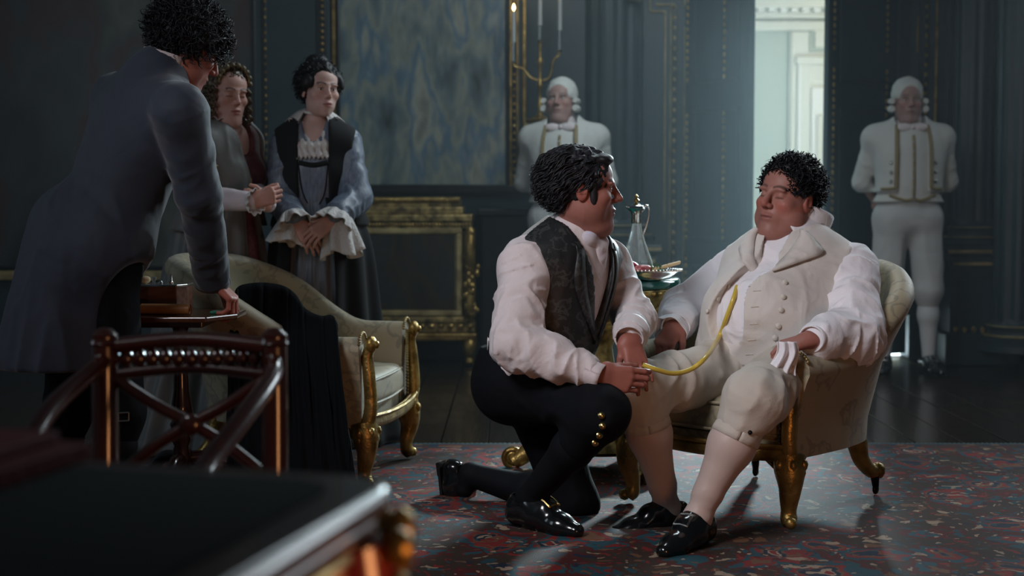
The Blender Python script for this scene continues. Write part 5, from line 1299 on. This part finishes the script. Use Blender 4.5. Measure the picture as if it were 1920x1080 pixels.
# the yellow tube from his chest to the kneeling man's hands
M['tube'] = mat('yellow_tube', (.62, .46, .07), .3, coat=.3)
tp_ = []
for q in ((1384, 540), (1374, 562), (1360, 600), (1347, 634)):
    hs_ = [h for h in (pick(wc, *q), pick(sh, *q)) if h]
    if hs_: h = min(hs_, key=lambda h: h[0][1]); tp_.append(h[0] + A(-.0, -.012 if tp_ else .02, .004))
tp_ += [U(1325, 668, 4.48), U(1296, 692, 4.44), U(1262, 700, 4.40), U(1228, 692, 4.37), U(1205, 684, 4.37)]
tag(MB().tube(spline(tp_, 70), .0078, 10).build('yellow_tube', M['tube']), 'thin yellow tube looping from the seated man\'s waistcoat to the kneeling man\'s fingers', 'tube')
l0 = U(1160, 712, 4.27); tag(MB().tube([l0, l0 + A(-.006, 0, -.055)], [.0022, .0012], 6).build('lancet', M['steel']), 'thin steel lancet under the kneeling man\'s fist', 'lancet')

# ----------------------------------------------------------------- 3. the man bending over the small table
p = dict(P=U(170, 480, 4.64), SR=U(338, 208, 4.48), SL=U(222, 186, 4.78), N=U(292, 150, 4.68), ER=U(372, 362, 4.58), WR=U(398, 526, 4.80), EL=U(215, 330, 4.98), WL=U(215, 470, 4.98))
f_ = nrm(A(.78, .62, 0)); r_ = A(f_[1], -f_[0], 0)
p['HR'] = p['P'] + r_*.09; p['HL'] = p['P'] - r_*.09
p['KR'] = U(225, 775, 4.55); p['AR'] = A(p['KR'][0]-.02, 4.52, .105); p['KL'] = U(128, 770, 4.80); p['AL'] = A(p['KL'][0]-.03, 4.80, .105); p['TR'] = f_; p['TL'] = f_
H = U(352, 92, 4.74)
lm, R, RT, RP = person(p, 'man in a dark navy tailcoat bending over the small table, back turned', (.34, .13, .10), (.28, .10, .09), (.03, .025, .025),
    (H, A(.72, .52, -.46), A(.40, .18, .9)), dict(R=dict(d=A(.72, .02, -.66), n=A(-.66, .10, -.72), curl=[(.75, .8, .5), (.8, .9, .5), (.85, .9, .6), (.9, .9, .6)], thumb=(.4, .5, .3), wr=.030)),
    headkw=dict(closed=True, jowl=.3, ears=False), colkw=dict(red=.6), hs=1.04)
cp, _, _ = torso_prims(p, .030, 1.06, .0)
def T(x, y, z, o=p['N']): return o + RT[0]*x + RT[1]*y + RT[2]*z
hem = U(85, 700, 4.56); wst = lerp(p['P'], p['N'], .25)
tails = [(folds(cone(p['P'] + A(.0, 0, .06), U(105, 690, 4.58), .155, .165, wide=(r_, 1.15)), A(0, 0, 1), p['P'], .016, 1.2, 8, 61), .07), (folds(cone(p['P'] + A(-.05, -.02, .10), U(55, 680, 4.56), .12, .10), A(0, 0, 1), p['P'], .012, 1.2, 10, 63), .07)]
co = cloth('tailcoat', [(folds(a, A(-.3, .2, 1), p['P'], .005, 5, 6, 64), k) for a, k in cp] + sleeve(p, 'R', .086, .070, .058, .006, 66, cuff=.02, fl=14) + sleeve(p, 'L', .086, .068, .055, .006, 67) + tails, M['navy'], lm, .0065,
    cuts=[(U(90, 686, 4.6), A(0, 0, -1))], subs=[(cone(T(0, .02, .04), T(0, .03, .2), .072, .09), .006), (ell(U(268, 640, 4.50), (.13, .3, .25)), .03)])
RC = frame_fu(RT[1]*.8 + R[1]*.2, RT[2]*.8 + R[2]*.3)
collar(co, p['N'] - RC[2]*.035, RC, .098, .078, .105, .75, M['navy'], name='coat_collar', th=.012, tip=-.2)
collar(lm, p['N'] - RC[2]*.015, RC, .074, .070, .100, .25, M['shirt'], name='neckcloth', th=.008, tip=.12)
cuffband(co, p['ER'], p['WR'], .056, M['navy'], .06, 'coat_cuff', .012); cuffband(lm, p['ER'], p['WR'], .040, M['shirt'], .03, 'shirt_cuff', .016)
br = cloth('breeches', [(cone(p['HL'], p['HR'], .125), .05)] + sum([[(folds(cone(p['H'+q], p['K'+q], .11, .078), A(0, 0, 1), p['P'], .006, 4, 8, 70), .05), (cone(p['K'+q], lerp(p['K'+q], p['A'+q], .25), .074, .064), .04)] for q in 'RL'], []), M['black'], lm, .008)
for q in 'RL': cloth('stocking', [(cone(lerp(p['K'+q], p['A'+q], .2), lerp(p['K'+q], p['A'+q], .4), .056, .058), .03), (cone(lerp(p['K'+q], p['A'+q], .4), p['A'+q], .056, .038), .03)], M['blackstock'], lm, .008)
for q in 'RL': shoe(lm, p['A'+q], p['T'+q], A(0, 0, 1))
h = pick(br, 231, 781)
if h:
    a = nrm(np.cross(h[1], A(0, 0, 1))); b = np.cross(a, h[1]); q = [h[0] + h[1]*.006 + a*x*.016 + b*y*.013 for x, y in ((-1, -1), (1, -1), (1, 1), (-1, 1), (-1, -1))]; mb = MB()
    for i in range(4): mb.tube([q[i], q[i+1]], .0028, 6)
    mb.build('knee_buckle', M['steel'], br)
hair(H, R, 1.04, M['hair'], lm, cap=(.102, .120, .104), capc=(0, -.022, .046), nape=-.075, zfr=.03, n=2800, length=.070, rad=.0018, curl=.011, freq=75, comb=(.1, .0, .1), lift=.75, down=.25, seed=13, base_noise=.014, base_f=34, cr=(.094, .112, .098), cc=(0, -.022, .044), zmin=-.10, front=.085, faceup=.02)

# ----------------------------------------------------------------- 4. the woman in grey and burgundy
M['greydress'] = mat('grey_silk', (.125, .130, .125), .5, wr=(6, .3), bump=.08, bscale=100, sheen=.3); M['burg'] = damask('burgundy_brocade', (.085, .012, .018), (.12, .03, .03), 16, .45, .1)
M['whitesleeve'] = mat('white_muslin', (.60, .52, .54), .7, wr=(9, .5), bump=.1, bscale=90)
p = dict(P=U(412, 450, 6.05), N=U(420, 238, 6.05), SR=U(380, 264, 5.92), SL=U(458, 260, 6.16), ER=U(392, 372, 5.86), WR=U(478, 378, 5.70), EL=U(474, 360, 6.12), WL=U(504, 384, 5.82))
f_ = nrm(A(.72, -.69, 0)); r_ = A(f_[1], -f_[0], 0)
for q, s in (('R', 1), ('L', -1)): p['H'+q] = p['P'] + r_*s*.085; p['K'+q] = A(p['H'+q][0], p['H'+q][1], .48); p['A'+q] = A(p['H'+q][0], p['H'+q][1], .10); p['T'+q] = f_
H = U(426, 178, 6.0)
w1, R, RT, RP = person(p, 'woman in grey and burgundy gown with ringlets, hands clasped, looking down', (.52, .31, .26), (.40, .15, .14), (.06, .045, .035),
    (H, A(.60, -.78, -.16), A(.06, -.03, 1)), dict(R=dict(d=A(.9, -.25, .30), n=A(.3, .9, .1), curl=(1.1, 1.0, .6), s=.88, wr=.025, thumb=(.3, .4, .2), spread=.01), L=dict(d=A(-.45, -.65, .25), n=A(-.8, .35, .1), curl=(.9, 1.0, .5), s=.86, wr=.025, fl=.05)),
    headkw=dict(closed=True, jowl=.25, female=True, nr=.046), colkw=dict(red=.35, browz=.030), hs=.95, nk=.04)
def T(x, y, z, o=p['N']): return o + RT[0]*x + RT[1]*y + RT[2]*z
bp_, _, _ = torso_prims(p, .012, .92, .0)
bust = [(ell(T(s*.065, .085, -.20), (.072, .062, .068), RT), .05) for s in (-1, 1)]
bo = cloth('bodice', bp_ + bust, M['burg'], w1, .007, subs=[(cone(T(0, .07, .05), T(0, .16, -.07), .085, .065), .008), (cone(T(0, .01, .0), T(0, .01, .15), .09, .12), .006)], cuts=[(T(0, 0, -.36), -RT[2])])
rp_, _, _ = torso_prims(p, .024, .95, .0); bust2 = [(ell(T(s*.065, .085, -.20), (.084, .074, .080), RT), .05) for s in (-1, 1)]
rb = cloth('over_robe', [(folds(a, A(0, 0, 1), p['N'], .006, 3, 16, 71), k) for a, k in rp_ + bust2], M['greydress'], w1, .007, subs=[(cone(T(-.045, .10, .08), T(-.055, .20, -.30), .110, .085), .006), (cone(T(0, .02, .0), T(0, .02, .15), .105, .14), .006), (rbox(T(-.055, .2, -.33), (.06, .2, .10), RT), .006)], cuts=[(T(0, 0, -.42), -RT[2])])
rw = [(p['P'] + A(0, 0, .16), .155, .145), (p['P'] + A(-.01, 0, -.05), .20, .18), (A(p['P'][0]-.02, 6.05, .45), .26, .22), (A(p['P'][0]-.05, 6.04, .02), .36, .28)]
skirt('skirt', [(c, a, b, RP) for c, a, b in rw], M['greydress'], w1, 15, .016, mats=[M['burg']], split=lambda a, v: 1 if abs((a if a < math.pi else a-2*math.pi) + .38) < .22 else 0)
q = [seam(rb, [T(s_, 0, .01), T(s_ - .012, 0, -.12), T(s_ - .004, 0, -.25)], -RT[1], .002, 24) for s_ in (.045,)]
if len(q[0]) > 4: MB().tube(q[0], .006, 6).build('gold_trim', M['trimg'], rb)
for k, sd in (('R', 72), ('L', 75)):
    pf = cloth('puff_sleeve', [(folds(ell(lerp(p['S'+k], p['E'+k], .22), (.062, .062, .075)), A(0, 0, 1), p['S'+k], .006, 6, 20, sd), 0)], M['burg'], w1, .007)
    cloth('under_sleeve', [(folds(cone(lerp(p['S'+k], p['E'+k], .35), p['E'+k], .055, .052), A(0, 0, 1), p['E'+k], .004, 14, 8, sd), .02), (folds(cone(p['E'+k], lerp(p['E'+k], p['W'+k], .94), .052, .036), p['W'+k]-p['E'+k], p['E'+k], .004, 18, 6, sd), .02)], M['whitesleeve'], w1, .007)
    d_ = nrm(p['E'+k]-p['S'+k]); c = lerp(p['S'+k], p['E'+k], .50); b = nrm(np.cross(d_, A(0, 1, 0))); e = np.cross(d_, b)
    MB().tube([c + (b*math.cos(a) + e*math.sin(a))*.056 for a in np.linspace(0, 2*math.pi, 30)], .006, 6, cap=False).build('gold_band', M['trimg'], pf)
ruffle(w1, p['WR'] - nrm(p['WR']-p['ER'])*.02, p['WR']-p['ER'], .036, .050, .03, M['lace'], 11, .006)
RC = frame_fu(RT[1], A(0, 0, 1)); cl = []
for v in np.linspace(0, 1, 6): cl.append([T(0, -.02, .0) + RC[0]*math.sin(a)*(.078 + .066*v) + RC[1]*math.cos(a)*(.074 + .055*v) + A(0, 0, .068 - .020*v + .030*v*(math.cos(a)*-.5+.5) - .030*(math.cos(a)*.5+.5) + .007*v*math.sin(a*26)) for a in np.linspace(.75, 2*math.pi-.75, 90)])
MB().grid(np.array(cl)).build('lace_collar', M['lace'], w1, angle=None, solid=.002)
MB().tube([T(0, .0, .0) + RC[0]*math.sin(a)*.070 + RC[1]*(math.cos(a)*.085) + A(0, 0, .02 - .055*(math.cos(a)*.5+.5)) for a in np.linspace(-1.9, 1.9, 40)], .0028, 6).build('necklace', M['brass'], w1)
hr = hair(H, R, .97, M['hairb'], w1, cap=(.086, .106, .094), capc=(0, -.022, .040), nape=-.06, zfr=.058, n=900, length=.030, rad=.0022, curl=.008, freq=90, comb=(0, -.3, .1), lift=.4, down=.2, seed=17, faceup=.07, front=.045, fl_=.5, base_noise=.008, base_f=50)
rg = np.random.default_rng(4); mb = MB()
for s in (-1, 1):
    for i in range(5):
        st_ = H + .97*(s*(.080 + .006*(i % 2))*R[0] + (.035 - .022*i)*R[1] + .030*R[2]); ln = .115 + .03*rg.random()
        pts = [st_ + A(0, 0, -ln*t) + R[0]*s*.008*t + (R[0]*math.cos(t*26+i) + R[1]*math.sin(t*26+i))*.0075 for t in np.linspace(0, 1, 46)]
        mb.tube(pts, .0068, 6)
for i in range(10):
    a = i/9*math.pi; q = H + .97*(math.cos(a)*.075*R[0] + .045*R[1] + (.055 + .075*math.sin(a))*R[2]); mb.ball(q, (.016, .016, .014), 8)
mb.build('ringlets', M['hairb'], hr)
MB().tube([H + .97*(math.cos(a)*.072*R[0] + .055*R[1] + (.045 + .085*math.sin(a))*R[2]) for a in np.linspace(.2, 2.94, 20)], .004, 6).build('gold_headband', M['brass'], hr)

# ----------------------------------------------------------------- 5. the young woman in the black coat
M['bluegrey'] = mat('blue_grey_satin', (.17, .21, .27), .38, bump=.1, bscale=40, col2=(.10, .13, .18), vscale=18, stretch=(6, 6, 1.2)); M['blackvelvet'] = mat('black_velvet', (.004, .0055, .006), .9, sheen=.06)
M['greystripe'] = mat('grey_skirt', (.20, .23, .27), .55, col2=(.13, .155, .19), vscale=22, stretch=(5, 5, .3))
p = dict(P=U(600, 440, 6.14), N=U(590, 238, 6.14), SR=U(534, 268, 6.10), SL=U(650, 268, 6.12), ER=U(528, 376, 6.06), WR=U(556, 418, 5.90), EL=U(668, 372, 6.04), WL=U(622, 414, 5.88))
f_ = nrm(A(-.06, -1, 0)); r_ = A(f_[1], -f_[0], 0)
for q, s in (('R', 1), ('L', -1)): p['H'+q] = p['P'] + r_*s*.085; p['K'+q] = A(p['H'+q][0], p['H'+q][1], .48); p['A'+q] = A(p['H'+q][0], p['H'+q][1], .10); p['T'+q] = f_
H = U(600, 172, 6.1)
w2, R, RT, RP = person(p, 'young woman in a black open coat with lace collar and cuffs, gazing right', (.55, .36, .31), (.40, .17, .16), (.03, .02, .02),
    (H, A(.50, -.86, -.02), A(.04, 0, 1)), dict(R=dict(d=A(.50, -.18, -.62), n=A(-.25, .9, -.3), curl=(.35, .5, .3), s=.88, wr=.025, fl=.09), L=dict(d=A(-.62, -.25, -.48), n=A(.2, .9, -.2), curl=(.35, .5, .3), s=.88, wr=.025, fl=.09)),
    headkw=dict(closed=False, female=True, nr=.043), colkw=dict(red=.3, browz=.030), hs=.91, nk=.038)
def T(x, y, z, o=p['N']): return o + RT[0]*x + RT[1]*y + RT[2]*z
bp_, _, _ = torso_prims(p, .008, .88, .0); bust = [(ell(T(s*.058, .075, -.20), (.060, .050, .058), RT), .05) for s in (-1, 1)]
bo = cloth('bodice', bp_ + bust, M['bluegrey'], w2, .007, subs=[(cone(T(0, .06, .05), T(0, .14, -.06), .060, .030), .008), (cone(T(0, 0, .03), T(0, 0, .15), .065, .08), .006)], cuts=[(T(0, 0, -.40), -RT[2])])
for s in (-1, 1):
    q = seam(bo, [T(s*.062, 0, -.16), T(s*.045, 0, -.28), T(s*.012, 0, -.345)], -RT[1], .001, 24)
    if len(q) > 4: MB().tube(q, .003, 5).build('bodice_seam', M['blackvelvet'], bo)
q = seam(bo, [T(-.058, 0, -.155), T(0, 0, -.165), T(.058, 0, -.155)], -RT[1], .002, 24)
if len(q) > 4: MB().tube(q, .011, 8).build('dark_sash', M['blackvelvet'], bo)
rw = [(T(0, 0, -.30), .125, .115), (p['P'] + A(0, 0, -.04), .17, .15), (A(p['P'][0], 6.14, .5), .20, .18), (A(p['P'][0], 6.14, .02), .25, .22)]
skirt('skirt', [(c, a, b, RP) for c, a, b in rw], M['greystripe'], w2, 22, .008)
cp, _, _ = torso_prims(p, .017, .94, .0); bust2 = [(ell(T(s*.07, .07, -.20), (.068, .058, .063), RT), .05) for s in (-1, 1)]
cob = cloth('coat', [(folds(a, A(0, 0, 1), p['N'], .004, 3, 12, 81), k) for a, k in cp + bust2], M['blackvelvet'], w2, .007, subs=[(rbox(T(0, .14, -.22), (.062, .16, .36), RT, .02), .006), (cone(T(0, .01, .0), T(0, .01, .15), .085, .12), .006)] + [(ell(p['S'+k] + RT[0]*q*.085 - RT[2]*.035, (.078, .10, .10), RT), .006) for k, q in (('R', 1), ('L', -1))], cuts=[(T(0, 0, -.42), -RT[2])])
rw = [(T(0, -.005, -.30), .162, .142), (p['P'] + A(0, 0, -.04), .215, .19), (A(p['P'][0], 6.15, .5), .25, .23), (A(p['P'][0], 6.15, .02), .33, .29)]
skirt('coat_skirt', [(c, a, b, RP) for c, a, b in rw], M['blackvelvet'], w2, 12, .014, gap=.42)
for k, sd in (('R', 82), ('L', 85)):
    sl = cloth('satin_sleeve', sleeve(p, k, .062, .066, .056, .008, sd, cuff=.04, fl=13, fc=9), M['bluegrey'], w2, .006)
    d_ = p['W'+k]-p['E'+k]
    ruffle(sl, p['W'+k] - nrm(d_)*.05, d_ + A(0, 0, -.10), .054, .085, .07, M['lace'], 9, .012)
    ruffle(sl, p['W'+k] - nrm(d_)*.055 + A(0, 0, -.012), A(.12 if k == 'L' else -.12, -.12, -1), .050, .082, .155 if k == 'L' else .10, M['lace'], 7, .014)
# lace fichu and choker
fc = []
for v in np.linspace(0, 1, 14):
    row = []
    for u in np.linspace(-1, 1, 60):
        x = u*lerp(.105, .068, v); o_ = T(x, .6, lerp(.035 - .02*(1-abs(u)), -.135, v) + (.006*math.sin(u*24) if v > .9 else 0)); h = hit(bo, o_, -RT[1])
        y = .105 if h is None else float((h[0] - p['N']) @ RT[1]); y = max(y, .06 + .05*v) + .010 + .005*math.sin(u*17 + v*9) + .004*math.sin(v*22)
        row.append(T(x, y - .05*(1-v)**2*(1 if abs(u) > .5 else .6), float((o_ - p['N']) @ RT[2])))
    fc.append(row)
fc = np.array(fc); L_ = MB().grid(fc[:, :22]).grid(fc[:, 38:]).grid(fc[4:, 21:26]).grid(fc[4:, 34:39]).grid(fc[7:, 25:35]); L_.build('lace_fichu', M['lace'], w2, angle=None, solid=.002)
RC = frame_fu(RT[1], A(0, 0, 1)); cl = []
for v in np.linspace(0, 1, 6): cl.append([T(0, -.015, .01) + RC[0]*math.sin(a)*(.064 + .078*v) + RC[1]*math.cos(a)*(.062 + .075*v) + A(0, 0, .062 - .058*v - .03*v*v*(.5+.5*math.cos(a)) + .008*v*math.sin(a*22)) for a in np.linspace(.55, 2*math.pi-.55, 90)])
MB().grid(np.array(cl)).build('lace_collar', M['lace'], w2, angle=None, solid=.002)
nb = lerp(p['N'], H, .42); MB().tube([nb + R[0]*math.sin(a)*.0575 + (R[1]*math.cos(a)*.0565) + R[1]*-.010 - A(0, 0, .012*math.cos(a)) for a in np.linspace(0, 2*math.pi, 40)], .0065, 8, cap=False).build('choker', M['lace'], w2)
hr = hair(H, R, .94, M['hairk'], w2, cap=(.094, .108, .100), capc=(0, -.026, .046), nape=-.055, zfr=.052, n=1500, length=.045, rad=.0020, curl=.010, freq=80, comb=(0, -.3, -.1), lift=.45, down=.35, seed=19, faceup=.075, fl_=.5, sidez=.03, base_noise=.010, base_f=45, cr=(.092, .106, .098), cc=(0, -.026, .046), front=.05, zmin=-.05,
     extra=[ell(H + .94*(-.045*R[1] + .13*R[2]), (.050, .055, .040), R)] + [ell(H + .94*(s*.075*R[0] + .03*R[1] + .030*R[2]), (.024, .034, .045), R) for s in (-1, 1)])

# ----------------------------------------------------------------- 6, 7. two footmen in white livery
M['livery'] = mat('white_livery', (.52, .53, .50), .75, wr=(7, .4), bump=.1, bscale=100); M['livery2'] = mat('white_livery_breeches', (.46, .47, .46), .7, wr=(7, .4), bump=.08, bscale=100); M['silverb'] = mat('livery_button', (.30, .30, .28), .3, .9)
def footman(label, px, head_f, body_f, legs=True, lean=0.0, Y=8.6):
    H = U(px, 190, Y); X = H[0]; f = nrm(body_f); r = A(f[1], -f[0], 0); o = A(X, Y, 0) + A(.012, 0, 0)
    def B(x, y, z): return o + r*x + f*y + A(0, 0, z)
    p = dict(P=B(0, 0, .95), N=B(0, -.015, 1.475), SR=B(.195, -.03, 1.42), SL=B(-.195, -.03, 1.42), ER=B(.255, -.10, 1.15), EL=B(-.255, -.10, 1.15), WR=B(.11, -.20, .96), WL=B(-.11, -.20, .95), HR=B(.095, 0, .93), HL=B(-.095, 0, .93), KR=B(.115, .01, .50), KL=B(-.125, .01, .50), AR=B(.12, -.02, .10), AL=B(-.14, -.01, .10), TR=nrm(f + r*.25), TL=nrm(f - r*.25))
    o_, R, RT, RP = person(p, label, (.34, .21, .18), (.28, .14, .12), (.10, .08, .07), (H + A(0, 0, 0), A(*head_f), A(0, 0, 1)), dict(R=dict(d=A(*(f*-.2 - r*.8)) + A(0, 0, -.4), n=-f, curl=(.5, .6, .4), wr=.03), L=dict(d=A(*(f*-.2 + r*.8)) + A(0, 0, -.4), n=-f, curl=(.5, .6, .4), wr=.03)), head_h=.0038, hand_h=.004, body_h=.012, headkw=dict(closed=False, jowl=.3), colkw=dict(stubble=.25), hs=1.0, group='footmen in white livery by the wall')
    def T(x, y, z): return p['N'] + RT[0]*x + RT[1]*y + A(0, 0, z)
    wp, _, _ = torso_prims(p, .012, 1.04, .01)
    wc = cloth('waistcoat', wp, M['livery'], o_, .009, cuts=[(p['P'] + A(0, 0, .075), A(0, 0, -1)), (T(0, 0, .02), A(0, 0, 1))])
    jp, _, _ = torso_prims(p, .030, 1.06, .01)
    jk = cloth('livery_coat', [(folds(a, A(0, 0, 1), p['N'], .004, 5, 8, 91), k) for a, k in jp] + sleeve(p, 'R', .066, .056, .048, .006, 92) + sleeve(p, 'L', .066, .056, .048, .006, 93), M['livery'], o_, .008,
        subs=[(rbox(T(0, .16, -.20), (.088, .155, .42), RT, .02), .006), (cone(T(0, 0, .015), T(0, 0, .2), .08, .1), .006)], cuts=[(p['P'] + A(0, 0, .135), A(0, 0, -1))])
    for s in (-1, 1):
        q = seam(jk, [T(s*.090, 0, .0), T(s*.098, 0, -.1), T(s*.100, 0, -.25), T(s*.102, 0, -.37)], -RT[1], .003, 30)
        if len(q) > 4: MB().tube(q, .012, 6).build('gold_edging', M['trimg'], jk)
        q = seam(jk, [T(s*.10, 0, -.370), T(s*.14, 0, -.372), T(s*.175, 0, -.372)], -RT[1], .003, 16)
        if len(q) > 4: MB().tube(q, .010, 6).build('gold_edging', M['trimg'], jk)
        q = seam(wc, [T(s*.006, 0, -.435), T(s*.05, 0, -.44), T(s*.13, 0, -.41)], -RT[1], .003, 20)
        if len(q) > 4: MB().tube(q, .010, 6).build('gold_edging', M['trimg'], wc)
        for z in (-.22, -.275, -.33):
            h = hit(jk, T(s*.128, .5, z), -RT[1])
            if h: button(jk, h[0], h[1], M['silverb'], .012)
    q = seam(wc, [T(0, 0, -.06), T(0, 0, -.25), T(0, 0, -.44)], -RT[1], .003, 30)
    if len(q) > 4: MB().tube(q, .009, 6).build('gold_edging', M['trimg'], wc)
    for z in np.linspace(-.10, -.42, 7):
        h = hit(wc, T(.001, .5, z), -RT[1])
        if h: button(wc, h[0] + h[1]*.008, h[1], M['silverb'], .007)
    nk = cloth('neckcloth', [(folds(cone(p['N'] - A(0, 0, .015), p['N'] + A(0, 0, .07) + RT[1]*.012, .078, .068), A(0, 0, 1), p['N'], .005, 20, 6, 94), .01)], M['shirt'], o_, .006)
    MB().ball(T(.048, .105, -.012), (.046, .016, .026), 12, RT).ball(T(-.048, .105, -.012), (.046, .016, .026), 12, RT).ball(T(0, .112, -.010), (.014, .014, .016), 8).build('neck_bow', M['shirt'], nk)
    br = cloth('breeches', [(cone(p['HL'], p['HR'], .108), .05), (cone(p['P'], p['P'] + A(0, 0, .12), .12, .125, wide=(RT[0], 1.2)), .05)] + sum([[(folds(cone(p['H'+q], p['K'+q], .104, .090), A(0, 0, 1), p['P'], .007, 3, 8, 95), .04), (cone(p['K'+q], lerp(p['K'+q], p['A'+q], .16), .088, .066), .03)] for q in 'RL'], []), M['livery2'], o_, .009)
    for q in 'RL': cloth('stocking', [(cone(lerp(p['K'+q], p['A'+q], .12), lerp(p['K'+q], p['A'+q], .36), .060, .062), .03), (cone(lerp(p['K'+q], p['A'+q], .36), p['A'+q], .060, .038), .03)], M['stockw'], o_, .009)
    for q in 'RL': shoe(o_, p['A'+q] + A(0, 0, -.004), p['T'+q], A(0, 0, 1), s=1.0)
    wg = hair(H, R, 1.0, M['wig'], o_, cap=(.092, .112, .100), capc=(0, -.022, .048), nape=-.085, zfr=.058, n=0, base_noise=.003, base_f=40, side=-.004, name='powdered_wig', h=.005)
    for s in (-1, 1):
        for i, (z, rr) in enumerate(((-.045, .021), (.0, .018))):
            c = H + s*.098*R[0] + .016*R[1] + z*R[2]
            MB().tube([c - R[1]*.045, c - R[1]*.02, c + R[1]*.02, c + R[1]*.03], [rr*.8, rr, rr, rr*.8], 14).build('wig_roll', M['wig'], wg)
    return o_
M['stockw'] = mat('white_stocking', (.50, .52, .52), .6)
footman('white-wigged footman in white livery standing beside the tall painting', 1052, (-.30, -.95, .06), A(-.20, -.98, 0))
footman('white-wigged footman in white livery standing right of the doorway, hands behind back', 1702, (-.05, -1, -.05), A(-.06, -1, 0))
print('BUILD TIME', time.time() - T00)
# ---------------------------------------------------------------- haze that hangs in the room
hm = bpy.data.materials.new('haze'); hm.use_nodes = True; nt = hm.node_tree
for n in list(nt.nodes):
    if n.type == 'BSDF_PRINCIPLED': nt.nodes.remove(n)
vsn = nt.nodes.new('ShaderNodeVolumeScatter'); vsn.inputs['Color'].default_value = (.80, .95, 1.0, 1); vsn.inputs['Density'].default_value = .018; vsn.inputs['Anisotropy'].default_value = .25
nt.links.new(vsn.outputs[0], [n for n in nt.nodes if n.type == 'OUTPUT_MATERIAL'][0].inputs['Volume'])
hz = MB().box((0, 7.54, 1.72), (10.6, 3.66, 3.42)).build('haze', hm, smooth=False); tag(hz, 'thin bluish haze hanging in the whole room', 'haze', kind='stuff')
